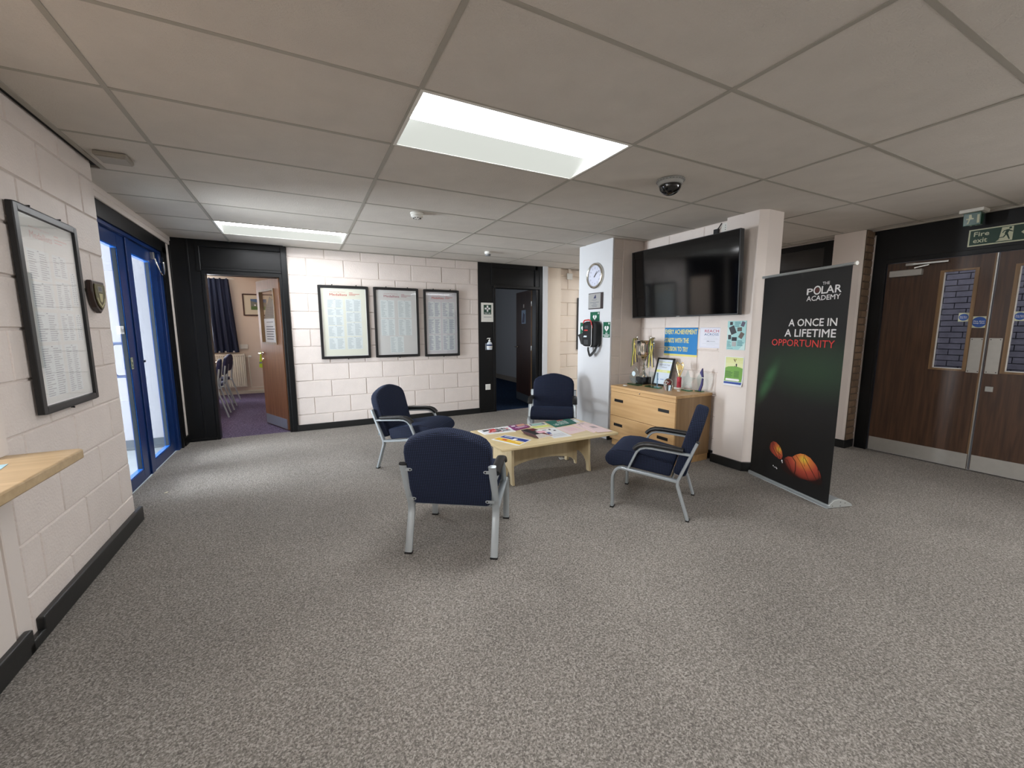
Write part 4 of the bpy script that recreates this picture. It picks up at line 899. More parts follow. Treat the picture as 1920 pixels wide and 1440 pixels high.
def curl(x, z):
    k = max(0, (.86-z)/.075); e = max(0, (x+.60)/.105)
    return -.002-.022*k*k*(.35+.65*e)
vs_ = []; fs_ = []
for j in range(9):
    for i in range(7): x = -.687+i*.192/6; z = .79+j*.273/8; vs_.append((x, curl(x, z), z))
for j in range(8):
    for i in range(6): a = j*7+i; fs_.append((a, a+1, a+8, a+7))
g.add(vs_, fs_); sh_ = g.done('sheet', m_paper, t, smooth=True)
g = G()
NQ = [0]
def cq(pts, m_): NQ[0] += 1; g.use(m_).poly([(x, curl(x, z)-.0008-.00012*NQ[0], z) for x, z in pts])
for k in range(6): z0 = .895+k*.027; cq([(-.678, z0), (-.503, z0), (-.503, z0+.0271), (-.678, z0+.0271)], mat('sky_%d' % k, [(206, 216, 150), (214, 222, 158), (220, 226, 166), (222, 226, 172), (218, 222, 160), (214, 220, 150)][k], .5))
hill = [(-.678, .955), (-.65, .968), (-.61, .972), (-.57, .974), (-.53, .966), (-.503, .958)]
cq([(-.680, .86), (-.505, .86)]+hill[::-1], K('hill_green', (112, 164, 66)))
for k in range(2): cq([(-.683+.001*k, .83+.015*k), (-.507, .83+.015*k), (-.506, .8451+.015*k), (-.682+.001*k, .8451+.015*k)], K('hill_green', (112, 164, 66)))
for a, b in ((-.683, -.59), (-.59, -.503)): cq([(a, .806), (b, .806), (b, .826), (a, .826)], K('band_blue', (40, 72, 150)))
cq([(-.665, .836), (-.535, .836), (-.528, .845), (-.535, .856), (-.665, .856), (-.67, .845)], kwht)
cq([(-.572, .972), (-.562, .972), (-.56, .995), (-.567, 1.002), (-.574, .995)], kblk); cq([(-.585, .972), (-.58, .972), (-.58, .98), (-.585, .98)], kblk)
cq([(-.598, 1.04), (-.592, 1.045), (-.575, 1.018), (-.58, 1.014)], K('kite_brown', (90, 62, 30))); cq([(-.585, 1.032), (-.57, 1.03), (-.568, 1.045), (-.58, 1.04)], K('kite_lime', (150, 160, 40)))
g.use(K('dark_green_print', (66, 112, 50)))
for k in range(6): z = .925-k*.010; g.rect(-.672, z-.004, -.672+.075*(1-.3*random.random()), z, -.0058)
for k in range(7): z = .93-k*.009; g.rect(-.585, z-.004, -.535, z, -.0058)
g.done('print', None, t)
tag(G().box(-.389, -.012, .06, -.379, .0, 1.755).done('cable_conduit', m_plaster, loc=(4.356, 0, 0), rz=-PI/2) , 'slim painted cable conduit running down the pillar corner', 'conduit')
bpy.data.objects['cable_conduit'].location = (4.372, .018, 0)

# clock
t = thing('wall_clock', 'round silver rimmed wall clock showing ten past one', 'clock', (3.893, 2.183, 1.958), -PI/2)
G().lathe([(.12, 0), (.15, -.004), (.152, -.02), (.146, -.03), (.136, -.034), (.126, -.028), (.122, -.016)], n=48, axis='y', cap=False).done('rim', mat('silver_rim', (205, 200, 188), .22, metal=.9), t, smooth=True)
G().lathe([(.124, -.014), (.124, -.004)], n=48, axis='y').done('dial', K('dial_white', (214, 218, 234)), t)
g = G()
for k in range(60):
    a = 2*PI*k/60; L_ = .006 if k % 5 else .010; c_, s_ = math.sin(a), math.cos(a); w_ = .0008 if k % 5 else .0018
    g.poly([(c_*(.116-L_)-s_*w_, -.0145, s_*(.116-L_)+c_*w_), (c_*.116-s_*w_, -.0145, s_*.116+c_*w_), (c_*.116+s_*w_, -.0145, s_*.116-c_*w_), (c_*(.116-L_)+s_*w_, -.0145, s_*(.116-L_)-c_*w_)])
g.done('minute_track', m_print, t)
for h in range(1, 13):
    a = 2*PI*h/12; text(str(h), K('numeral', (92, 96, 120)), t, .090*math.sin(a), .090*math.cos(a)-.010, h=.020, y=-.0148, align='c', name='numeral')
def hand(nm, ang, ln, w_, y):
    c_, s_ = math.sin(R(ang)), math.cos(R(ang))
    G().prism([(-c_*.02-s_*w_, y, -s_*.02+c_*w_), (c_*ln-s_*w_*.4, y, s_*ln+c_*w_*.4), (c_*ln+s_*w_*.4, y, s_*ln-c_*w_*.4), (-c_*.02+s_*w_, y, -s_*.02-c_*w_)], (0, -.001, 0)).done(nm, kblk, t)
hand('hour_hand', 34, .062, .0055, -.016); hand('minute_hand', 54, .095, .003, -.018)
G().lathe([(.006, -.020), (.006, -.014)], n=12, axis='y').done('hub', kblk, t)
G().disc(0, 0, .124, -.026, 40).done('glass_cover', m_pane, t)
# plaque
t = thing('plaque', 'silver plaque on dark wooden board with a sail emblem', 'plaque', (3.893, 2.163, 1.66), -PI/2)
G().box(-.131, -.018, -.096, .131, 0, .096).done('backing_board', mat('dark_wood', (46, 32, 32), .4), t, bevel=.003)
pp = G().box(-.124, -.020, -.086, .104, -.018, .088).done('silver_plate', mat('plate_grey', (168, 168, 166), .4, metal=.2), t)
g = G(); g.use(K('sail_navy', (40, 48, 90))).poly([(-.03, -.0205, .03), (.02, -.0205, .03), (.012, -.0205, .078)]); g.use(m_print).rect(-.06, .012, .035, .017, -.0205).rect(-.035, .002, .02, .005, -.0205)
for z, w_ in ((-.018, .085), (-.034, .03), (-.05, .055), (-.066, .045)): g.rect(-.008-w_, z-.003, -.008+w_, z+.003, -.0205)
g.done('engraving', None, pp)
# AED signs
def heart(g, cx, cz, s, y):
    pts = []
    for k in range(28):
        a = 2*PI*k/28; pts.append((cx+s*.0585*16*math.sin(a)**3, y, cz+s*.0585*(13*math.cos(a)-5*math.cos(2*a)-2*math.cos(3*a)-math.cos(4*a))))
    g.poly(pts)
def aed_sign(lb, x0, z0, x1, z1, words=True):
    t = thing('defibrillator_sign', lb, 'sign', (3.8925, 0, 0), -PI/2, 'green defibrillator signs')
    G().box(x0, -.003, z0, x1, 0, z1).done('sign_board', m_sgreen, t)
    w_ = x1-x0; cx = (x0+x1)/2; top = z1; hs = w_*.34 if words else w_*.22; hz = (top-.45*w_-.02) if words else (z0+z1)/2-.01
    g = G(); g.use(m_bwht); heart(g, cx-(0 if words else 0), hz, hs, -.0035)
    g.rect(x1-.034, z1-.022, x1-.006, z1-.014, -.0035).rect(x1-.024, z1-.032, x1-.016, z1-.004, -.0035)
    if words: g.rect(x0+.008, z0+.026, x1-.008, z0+.032, -.0035).rect(x0+.02, z0+.008, x1-.02, z0+.017, -.0035)
    g.use(m_sgreen).poly([(cx-.004, -.004, hz+.022), (cx+.010, -.004, hz+.022), (cx+.003, -.004, hz+.004), (cx+.011, -.004, hz+.004), (cx-.006, -.004, hz-.024), (cx-.001, -.004, hz-.003), (cx-.010, -.004, hz-.003)])
    g.done('heart_symbol', None, t)
    if words: text('AED', m_bwht, t, cx, z0+.040, w=.045, h=.016, y=-.0036, align='c', bold=.03)
aed_sign('landscape green defibrillator sign above the black bag', -2.268, 1.418, -2.092, 1.531, False)
aed_sign('upright green defibrillator sign right of the black bag', -2.017, 1.225, -1.895, 1.405)
aed_sign('upright green defibrillator sign half hidden left of the bag', -2.47, 1.225, -2.348, 1.405)
# AED bag
t = thing('defibrillator_bag', 'black padded defibrillator bag with red handle hanging on the column', 'bag', (3.89, 2.16, 1.26), -PI/2)
def rr(w_, h_, r_, n=5):
    p = []
    for cx, cz, a0 in ((w_-r_, h_-r_, 0), (-w_+r_, h_-r_, 90), (-w_+r_, -h_+r_, 180), (w_-r_, -h_+r_, 270)): p += arc(cx, cz, r_, a0, a0+90, n)
    return p
G().prism([(x, -.095, z) for x, z in rr(.125, .155, .06)], (0, .09, 0)).done('bag_body', mat('black_nylon', (16, 16, 18), .75, bump=.3, bscale=150), t, bevel=.016, seg=3, smooth=50)
G().prism([(x-.02, -.118, z) for x, z in rr(.088, .145, .04)], (0, .03, 0)).done('front_pocket', mat('black_nylon', (16, 16, 18)), t, bevel=.01, seg=2, smooth=50)
P = [(x-.02, -.116, z) for x, z in rr(.092, .15, .042)]
G().tube([P[i] for i in range(14, 24)]+[P[0], P[1]][:1], .0035, n=6).done('piping', kwht, t, smooth=True)
G().tube([(-.105, -.10, .10), (-.098, -.11, .145), (-.07, -.115, .168), (.02, -.115, .172), (.055, -.115, .155), (.066, -.112, .11), (.07, -.105, .075)], .0095, .006, n=8).done('handle', K('handle_red', (196, 62, 60)), t, smooth=True)
g = G(); g.use(K('pocket_grey', (52, 54, 56))).rect(-.065, .07, .005, .105, -.1190).use(K('handle_red', (196, 62, 60))).rect(-.07, .042, .0, .056, -.1190).use(K('label_white', (214, 224, 230))).poly([(-.085, -.119, -.035), (-.02, -.119, -.035), (-.015, -.119, -.018), (-.07, -.119, -.015)]).use(K('pocket_grey', (52, 54, 56))).rect(-.075, -.125, .01, -.065, -.1190)
g.done('print', None, t)
G().tube([(-.045, -.07, -.14), (-.04, -.075, -.19), (-.01, -.08, -.245), (.0, -.08, -.256), (.02, -.075, -.25), (.08, -.06, -.19), (.11, -.05, -.12)], .003, .019, n=6, up=(0, -1, 0)).done('shoulder_strap', K('strap_black', (20, 20, 20)), t)
G().prism([(-.12, -.10, .02), (-.215, -.11, -.01), (-.19, -.11, -.04), (-.15, -.11, -.12), (-.09, -.10, -.14), (-.10, -.10, .02)], (0, .02, 0)).done('side_flap', K('strap_black', (20, 20, 20)), t, bevel=.004, seg=1)

# ================================================================ FRAMED LISTS
def framed(label, loc, rz, x0, z0, x1, z1, mm, cells, head, headc, group, pm, bar=.033, mount=.0):
    t = thing('framed_list', label, 'framed list', loc, rz, group)
    g = G(); d = -.026
    for a in ((x0, z0, x0+bar, z1), (x1-bar, z0, x1, z1), (x0+bar, z0, x1-bar, z0+bar), (x0+bar, z1-bar, x1-bar, z1)): g.box(a[0], d, a[1], a[2], -.002, a[3])
    g.done('frame', m_blk, t, bevel=.004)
    S = G().box(x0+bar*.8, -.012, z0+bar*.8, x1-bar*.8, -.006, z1-bar*.8).done('mount_sheet', mm, t)
    w_, h_ = x1-x0-2*bar, z1-z0-2*bar; X0, Z0 = x0+bar, z0+bar
    g = G(); g.use(kwht)
    for a in ((X0, Z0, X0+.006, Z0+h_), (X0+w_-.006, Z0, X0+w_, Z0+h_), (X0, Z0, X0+w_, Z0+.006), (X0, Z0+h_-.006, X0+w_, Z0+h_)): g.rect(*a, -.0125)
    for (u0, v0, u1, v1) in cells:
        a, b, c, d_ = X0+u0*w_, Z0+v0*h_, X0+u1*w_, Z0+v1*h_
        g.use(K('list_paper', (214, 222, 222))).rect(a, b, c, d_, -.0125)
        n = int((d_-b)/.0105)-1; q = random.Random(int(u0*99+v0*77))
        g.use(pm); tlines(g, a+.008, a+(c-a)*.46, d_-.014, n, .0105, .0042, -.013, .6, q); tlines(g, a+(c-a)*.54, c-.008, d_-.014, n, .0105, .0042, -.013, .45, q)
        g.use(m_print).rect((a+c)/2-.006, d_-.008, (a+c)/2+.008, d_-.004, -.013)
    hx = X0+.20*w_
    g.use(headc)
    for k in range(3): g.rect(X0+.62*w_, Z0+h_*(.935-k*.018), X0+(.70+.16*(k == 1)+.06*(k == 2))*w_, Z0+h_*(.941-k*.018), -.013)
    g.done('printed_lists', None, S)
    text('Arbroath High School', headc, S, X0+.19*w_, Z0+h_*.938, w=.34*w_, h=.011, y=-.0131)
    text('Medallists', headc, S, X0+.19*w_, Z0+h_*.890, w=.38*w_, h=.030, y=-.0131, bold=.012)
    G().box(X0, -.0185, Z0, X0+w_, -.0175, Z0+h_).done('glass', m_pict, t)
    g = G()
    for x, z in ((x0+.28*(x1-x0), z1), (x1-.24*(x1-x0), z1), ((x0+x1)/2+.02, z0)):
        s_ = 1 if z == z1 else -1; g.box(x-.006, -.012, z-.004, x+.006, -.002, z+s_*.014); g.lathe([(.004, -.016), (.004, -.01)], (x, 0, z+s_*.012), 8, 'y')
    g.done('mirror_clip', m_dark, t)
    return t
A = [(.10, .555, .47, .83), (.10, .395, .47, .545), (.10, .235, .47, .385), (.10, .075, .47, .225), (.53, .655, .90, .83), (.53, .49, .90, .645), (.53, .27, .90, .48), (.53, .085, .90, .26)]
A = [(.12, .715, .47, .845), (.12, .60, .47, .705), (.12, .46, .47, .59), (.12, .29, .47, .45), (.12, .10, .47, .275), (.53, .665, .88, .845), (.53, .51, .88, .655), (.53, .30, .88, .50), (.53, .10, .88, .285)]
B_ = [(.10, .575, .44, .845), (.53, .575, .87, .845), (.10, .30, .44, .56), (.53, .30, .87, .56), (.31, .03, .65, .285)]
C_ = [(.06, .60, .46, .845), (.52, .60, .92, .845), (.06, .33, .46, .58), (.52, .33, .92, .58), (.06, .055, .46, .31), (.52, .055, .92, .31)]
m_redf = K('faded_red', (198, 96, 88)); m_purp2 = K('faded_maroon', (160, 90, 104))
framed('framed medallists list on cream mount, nearest the meeting room doorway', (0, 4.072, 0), 0, .907, .938, 1.528, 1.894, m_pcream, A, 'r', m_redp, 'framed medallists lists on the far wall', m_fine)
framed('framed medallists list on grey mount with five panels, between the other two', (0, 4.072, 0), 0, 1.594, .938, 2.210, 1.896, m_pgrey, B_, 'r', m_purp2, 'framed medallists lists on the far wall', m_fine)
framed('framed medallists list with six dense blue panels, nearest the first aid sign', (0, 4.072, 0), 0, 2.284, .930, 2.821, 1.894, m_pcool, C_, 'r', m_redf, 'framed medallists lists on the far wall', mat('blue_fine', (126, 134, 164), .7))
D1 = [(.10, .67, .47, .83), (.10, .52, .47, .66), (.10, .34, .47, .50), (.10, .04, .47, .32), (.53, .70, .80, .83), (.53, .52, .80, .68), (.53, .34, .80, .50), (.53, .04, .80, .32), (.84, .55, .96, .75), (.84, .34, .96, .50)]
framed('tall black framed list hung alone beside the small shield plaque', (-.404, 0, 0), PI/2, .71, .94, 1.283, 1.872, mat('bright_mount', (214, 216, 212), .6), D1, 'r', K('pale_red', (206, 168, 164)), 'framed list on the near wall', mat('grey_fine', (160, 164, 172), .7))

# shield plaque
t = thing('shield_plaque', 'small dark wooden shield with a brass school crest', 'shield', (-.403, 1.463, 1.525), PI/2)
shp = [(-.085, .085), (.085, .085), (.09, .02), (.08, -.03), (.055, -.07), (.0, -.105), (-.055, -.07), (-.08, -.03), (-.09, .02)]
G().prism([(x, -.026, z) for x, z in shp], (0, .026, 0)).done('wooden_shield', mat('shield_wood', (44, 28, 22), .3), t, bevel=.006)
cr_ = [(x*.78, z*.78+.0) for x, z in shp]
bs = G().prism([(x+.004, -.032, z) for x, z in cr_], (0, .006, 0)).done('brass_crest', mat('aged_brass', (98, 92, 62), .45, metal=.6, bump=.8, bscale=90), t, bevel=.002, seg=1)
g = G(); g.use(mat('dull_silver', (120, 120, 108), .4, metal=.4)).rect(-.03, .02, .034, .055, -.0326).use(K('sail_navy', (40, 48, 90))).rect(-.018, .028, -.008, .05, -.033).rect(.004, .028, .014, .05, -.033).use(mat('pale_brass', (190, 184, 140), .4, metal=.5)).poly([(-.05, -.0328, -.015), (-.035, -.0328, -.045), (.004, -.0328, -.07), (.004, -.0328, -.06), (-.03, -.0328, -.038), (-.044, -.0328, -.012)]).poly([(.056, -.0328, -.015), (.043, -.0328, -.045), (.004, -.0328, -.07), (.004, -.0328, -.06), (.036, -.0328, -.038), (.05, -.0328, -.012)]).poly([(-.02, -.0328, .012), (.028, -.0328, .012), (.02, -.0328, -.03), (.004, -.0328, -.04), (-.012, -.0328, -.03)])
g.done('crest_relief', None, bs)

# ================================================================ COUNTER
t = thing('reception_counter', 'beech topped reception counter jutting below the tall framed list', 'counter', (-.41, 0, 0), PI/2)
G().prism([(-1.45, .02, .79), (-1.45, -.245, .79), (.425, -.245, .79), (.442, -.228, .79), (.442, .02, .79)], (0, 0, .04)).done('counter_top', m_count, t, bevel=.006)
G().box(.40, -.05, .70, .42, .0, .79).box(-1.4, -.05, .70, -1.38, 0, .79).done('bracket', m_plaster, t)
t = thing('leaflet', 'pale blue and white leaflet lying on the reception counter', 'leaflet', (-.355, .16, .8305))
G().prism([(-.03, -.20, 0), (.09, -.17, 0), (.035, .12, 0), (-.045, .10, 0)], (0, 0, .001)).done('page', K('leaflet_blue', (160, 200, 216)), t)
G().prism([(-.03, .02, .001), (.04, .03, .001), (.037, .05, .001), (-.033, .04, .001)], (0, 0, .0006)).done('white_band', m_paper, t)

# ================================================================ BITS ON THE BLACK PANEL
t = thing('first_aid_sign', 'white sign with green first aid cross on the black panel', 'sign', (0, 4.08, 0))
G().box(3.190, -.004, 1.438, 3.402, 0, 1.732).done('sign_board', m_wp, t)
g = G(); g.use(K('aid_green', (28, 66, 50))).rect(3.232, 1.553, 3.36, 1.70, -.0045).use(kwht).rect(3.283, 1.595, 3.309, 1.69, -.005).rect(3.249, 1.63, 3.343, 1.656, -.005).use(m_print).rect(3.232, 1.508, 3.362, 1.515, -.0045)
g.done('cross_symbol', None, t)
text('FIRST AID', kwht, t, 3.296, 1.562, w=.10, h=.018, y=-.0052, align='c', bold=.02)
t = thing('hand_sanitizer', 'clear hand sanitizer pump bottle mounted on the black panel', 'sanitizer', (3.305, 4.03, 1.005))
G().lathe([(.0, 0), (.040, .002), (.044, .012), (.044, .09), (.036, .112), (.016, .124), (.014, .135)], n=20, sy=.75).done('bottle', mat('gel_plastic', (206, 214, 222), .2), t, smooth=True)
G().lathe([(.017, .132), (.017, .15), (.006, .152), (.005, .175)], n=12).box(-.03, -.01, .172, .014, .01, .184).tube([(-.025, 0, .178), (-.04, 0, .174), (-.042, 0, .165)], .004, n=6).done('pump', m_wp, t)
G().lathe([(.0448, .03), (.0448, .085)], n=20, sy=.76).done('label_band', K('gel_label', (44, 62, 96)), t)
G().lathe([(.0451, .034), (.0451, .058)], n=20, sy=.765).done('white_band', m_wp, t)
G().box(-.05, .033, -.004, .05, .05, .10).done('holder', mat('clear_holder', (120, 124, 128), .2), t)
t = thing('wall_socket', 'small white socket plate low on the black panel', 'socket', (3.292, 4.08, .41))
G().box(-.043, -.009, -.046, .043, 0, .046).done('face_plate', m_wp, t, bevel=.004)
G().box(-.012, -.011, -.014, .012, -.009, .014).done('rocker', m_wp, t)
t = thing('alarm_box', 'white square alarm box high on the beige block wall', 'alarm', (4.865, 4.14, 2.22))
G().box(-.05, -.04, -.05, .05, 0, .05).done('box_body', m_wp, t, bevel=.006)
G().box(-.02, -.03, .05, .02, -.002, .125).done('conduit_stub', m_beige, t)
t = thing('notice_board', 'black framed notice board edge peeping past the clock column', 'notice board', (5.04, 4.135, 0))
G().box(0, -.025, .965, .04, -.001, 1.865).box(.64, -.025, .965, .68, -.001, 1.865).box(.04, -.025, .965, .64, -.001, 1.0).box(.04, -.025, 1.83, .64, -.001, 1.865).done('frame', m_blk, t, bevel=.003)
G().box(.03, -.012, .99, .65, -.004, 1.85).done('board', m_paper, t)

# ================================================================ MEETING ROOM DOOR + CONTENTS
def swing_leaf(d, m_l, hx, hy, fx, fy, wd):
    ang = math.atan2(hy-fy, hx-fx)            # local x runs from free edge to hinge
    d.location = (fx, fy, 0); d.rotation_euler = (0, 0, ang)
d4 = struct(thing('door_4', None, None), 'brown veneered meeting room door standing open with paper notices', 'door')
W4 = .742; swing_leaf(d4, m_door1, .468, 4.162, .174, 4.842, W4)
lf = G().box(0, 0, .01, .085, .044, 1.975).box(.575, 0, .01, W4, .044, 1.975).box(.085, 0, .01, .575, .044, 1.135).box(.085, 0, 1.845, .575, .044, 1.975).done('door_leaf', m_door1, d4)
G().box(.08, -.01, 1.13, .105, .03, 1.85).box(.555, -.01, 1.13, .58, .03, 1.85).box(.105, -.01, 1.13, .555, .03, 1.155).box(.105, -.01, 1.825, .555, .03, 1.85).done('glazing_bead', m_bead, lf)
G().box(.09, .018, 1.14, .57, .024, 1.84).done('glass_pane', m_pane, lf)
nt_ = G().box(.16, .012, 1.15, .54, .014, 1.47).done('paper_notice', m_paper, lf)
g = G(); tlines(g, .22, .50, 1.37, 6, .033, .012, .0115, .35); g.rect(.24, 1.42, .46, 1.428, .0115); g.done('notice_print', m_print, nt_)
n2 = G().prism([(.14, .026, 1.47), (.50, .026, 1.47), (.52, .026, 1.66), (.36, .026, 1.76), (.20, .026, 1.60)], (0, .002, 0)).done('paper_notice', mat('grey_paper', (150, 156, 152), .6), lf)
g = G(); tlines(g, .22, .5, 1.62, 6, .022, .007, .0255, .3); g.done('notice_print', m_print, n2)
G().box(.012, -.003, .015, .70, 0, .148).done('kick_plate', mat('kick_blue', (150, 160, 178), .4, metal=.4), lf)
H_ = G().lathe([(.024, -.008), (.026, 0)], (.05, 0, 1.0), 16, 'y').tube([(.05, -.005, 1.0), (.05, -.045, 1.0), (.06, -.05, 1.0), (.16, -.05, 1.0)], .009, n=8).done('lever_handle', m_chrome, lf, smooth=True)
G().lathe([(.022, -.010), (.024, 0)], (.05, 0, .92), 14, 'y').done('key_escutcheon', m_chrome, lf, smooth=True)
G().tube([(.05, .044, 1.0), (.05, .09, 1.0), (.06, .095, 1.0), (.15, .095, 1.0)], .009, n=8).box(-.001, .012, .93, .0, .032, 1.07).done('lever_handle', m_chrome, lf)
t = thing('safety_vest', 'small yellow high visibility strap hung on the meeting room door handle', 'hi-vis strap', (.167, 4.87, .80))
G().prism([(-.035, 0, 0), (.03, 0, -.02), (.045, 0, .03), (.02, 0, .12), (.012, 0, .215), (-.012, 0, .215), (-.02, 0, .12)], (0, .02, 0)).done('strap', K('hi_vis', (190, 214, 40)), t, bevel=.004, seg=1)
G().box(-.03, -.002, .052, .035, .022, .075).done('grey_band', K('band_grey', (140, 144, 140)), t)
d5 = struct(thing('door_5', None, None), 'dark brown door ajar in the black surround of the dark room', 'door')
W5 = .757; swing_leaf(d5, m_door2, 4.19, 4.25, 4.29, 5.0, W5)
lf = G().box(0, 0, .01, W5-.03, .044, 1.985).done('door_leaf', m_door2, d5)
G().box(W5-.03, -.001, .01, W5, .045, 1.985).done('edge_lipping', m_bead, lf)
G().box(.01, -.003, .015, .70, 0, .15).done('kick_plate', mat('kick_grey', (96, 104, 112), .4, metal=.4), lf)
s5 = G().box(.28, -.003, 1.42, .48, 0, 1.66).done('door_sign', K('sign_bluegrey', (150, 176, 206)), lf)
G().poly([(.30, -.0035, 1.44), (.42, -.0035, 1.44), (.44, -.0035, 1.58), (.36, -.0035, 1.62)]).done('sign_print', K('sign_dark', (70, 76, 110)), s5)
G().box(.36, -.003, 1.70, .40, 0, 1.76).done('door_tag', m_wp, lf)
G().lathe([(.024, -.008), (.026, 0)], (.05, 0, 1.0), 16, 'y').tube([(.05, -.005, 1.0), (.05, -.045, 1.0), (.06, -.05, 1.0), (.16, -.05, 1.0)], .009, n=8).done('lever_handle', m_chrome, lf, smooth=True)
g = G()
for z in (.25, 1.0, 1.75): g.tube([(W5+.004, -.006, z-.04), (W5+.004, -.006, z+.04)], .007, n=8)
g.done('hinge', m_steel, lf)

t = thing('curtain', 'long navy curtain hanging beside the meeting room window', 'curtain', (-.68, 8.06, .872))
g = G(); vs_ = []; fs_ = []; NX, NZ = 61, 10
for j in range(NZ+1):
    v = j/NZ
    for i in range(NX):
        u = i/(NX-1); x = -.30+u*(.44-.085*v**.8+0*v) ; x = -.34+u*(.575-.075*v*1.0-.0)
        x = -.21+u*(.445-.08*v); amp = .035*(1-.55*v)
        vs_.append((x, amp*(math.sin(u*2*PI*4.3+.8*math.sin(3*v)+1.2*math.sin(5*u))+.35*math.sin(u*2*PI*9.1+v)), v*1.455))
for j in range(NZ):
    for i in range(NX-1): a = j*NX+i; fs_.append((a, a+1, a+NX+1, a+NX))
g.add(vs_, fs_); g.done('cloth', m_curt, t, smooth=True)
G().tube([(-1.2, -.0, 1.45), (.25, 0, 1.45)], .008, n=8).done('curtain_rail', m_wp, t)
t = thing('framed_picture', 'brown framed landscape print on the meeting room wall', 'picture', (-.33, 8.2, 1.61))
G().box(0, -.025, 0, .025, -.002, .44).box(.53, -.025, 0, .555, -.002, .44).box(.025, -.025, 0, .53, -.002, .022).box(.025, -.025, .418, .53, -.002, .44).done('frame', mat('brown_frame', (74, 46, 34), .4), t, bevel=.003, seg=1)
S = G().box(.02, -.012, .015, .535, -.006, .425).done('mount', K('ivory_mount', (222, 214, 192)), t)
g = G(); yy = -.0125
g.use(K('pic_sky', (84, 112, 150))).rect(.14, .24, .42, .34, yy).use(K('pic_stone', (120, 122, 112))).poly([(.14, yy-.0004, .19), (.42, yy-.0004, .19), (.42, yy-.0004, .26), (.33, yy-.0004, .29), (.24, yy-.0004, .27), (.14, yy-.0004, .30)]).use(K('pic_green', (90, 118, 62))).rect(.14, .12, .42, .19, yy).use(kwht).rect(.2, .2, .23, .23, yy-.0008).rect(.3, .2, .32, .24, yy-.0008)
g.done('landscape_print', None, S)
t = thing('radiator', 'white ribbed panel radiator under the meeting room window', 'radiator', (-1.0, 8.1, .16))
G().box(-.62, -.02, 0, .64, .04, .68).done('panel', m_rad, t, bevel=.006)
for k in range(34):
    x = -.60+k*.0362; G().prism([(x, -.02, .03), (x+.006, -.032, .03), (x+.018, -.032, .03), (x+.024, -.02, .03)], (0, 0, .615)).done('rib', m_rad, t)
g = G()
for k in range(34): g.box(-.592+k*.0362, -.036, .628, -.582+k*.0362, -.033, .638)
g.done('grille_slot', m_dark, t)
G().tube([(.64, 0, .62), (.70, 0, .62), (.70, 0, .58), (.71, .02, -.02), (.90, .03, -.03)], .009, n=8).tube([(.90, .03, -.03), (2.2, .03, -.03)], .009, n=8).tube([(.64, .02, -.10), (2.2, .02, -.10)], .009, n=8).done('pipe', m_rad, t)
G().lathe([(.02, .0), (.024, .01), (.024, .05), (.014, .06)], (.70, -.0, .62), 12, 'x').done('valve', m_wp, t, smooth=True)
t = thing('wall_box', 'white cable box above the radiator end', 'cable box', (-.43, 8.2, .93))
G().box(-.01, -.03, 0, .13, 0, .095).done('box_body', m_wp, t, bevel=.004)
G().box(.0, -.033, .01, .12, -.03, .085).done('box_lid', m_wp, t, bevel=.002, seg=1)

def make_meeting_chair():
    t = thing('meeting_chair', 'x', 'chair', (0, 0, 0), 0, 'blue chairs along the meeting table')
    pr = [(.04, .41), (.40, .43), (.44, .435), (.445, .455), (.42, .475), (.05, .455)]
    G().prism([(-.215, y, z) for y, z in pr], (.43, 0, 0)).done('seat', m_fab2, t, bevel=.014, seg=3, smooth=50)
    out = [(-.13, .0), (.13, 0), (.19, .05), (.215, .13), (.20, .22), (.14, .28), (.06, .30), (-.06, .30), (-.14, .28), (-.20, .22), (-.215, .13), (-.19, .05)]
    G().prism([(x, -.005-.14*z, .58+z) for x, z in out], (0, .045, .0)).done('backrest', m_fab2, t, bevel=.014, seg=3, smooth=50)
    for s in (-1, 1):
        x = s*.215
        G().tube([(x, -.09, .004), (x, .01, .38), (x, .02, .45), (x, .0, .60), (x, -.02, .74)], .012, n=8).done('leg', m_frame, t, smooth=True)
        G().tube([(x, .50, .004), (x, .43, .40), (x, .40, .415), (x, .02, .40)], .012, n=8).done('leg', m_frame, t, smooth=True)
    G().tube([(-.215, .06, .405), (.215, .06, .405)], .009, n=8).tube([(-.215, .40, .412), (.215, .40, .412)], .009, n=8).done('stretcher', m_frame, t)
    return t
mc = make_meeting_chair()
for i, (x, y, lb) in enumerate([(-.47, 5.74, 'blue meeting chair half hidden behind the black door panel'), (-.475, 6.41, 'blue padded meeting chair standing in full view by the doorway'), (-.53, 7.16, 'blue meeting chair farthest along the table by the radiator')]):
    c = mc if i == 0 else copy_tree(mc); c.location = (x, y, 0); c.rotation_euler = (0, 0, PI/2+R([4, 2, -6][i])); c['label'] = lb
t = thing('meeting_table', 'wood edged meeting table mostly hidden behind the black panel', 'table', (-1.35, 6.4, 0))
G().box(-.6, -1.2, .705, .62, 1.2, .73).done('table_top', wood('table_wood', (170, 122, 80), (190, 142, 98), 'y', .35), t, bevel=.003)
for a, b in ((-.5, -1.05), (.42, -1.05), (-.5, 1.05), (.42, 1.05)): G().tube([(a, b, .003), (a, b, .705)], .02, n=10).done('leg', m_blk, t, smooth=True)

# ================================================================ ROLLER BANNER
bx, by = 4.296, .377; ex_, ey = 4.074, -.374
ang = math.atan2(ey-by, ex_-bx)
t = thing('roller_banner', 'tall black roller banner advertising an expedition beside the pillar', 'banner', (bx, by, 0), ang)
BW = .783
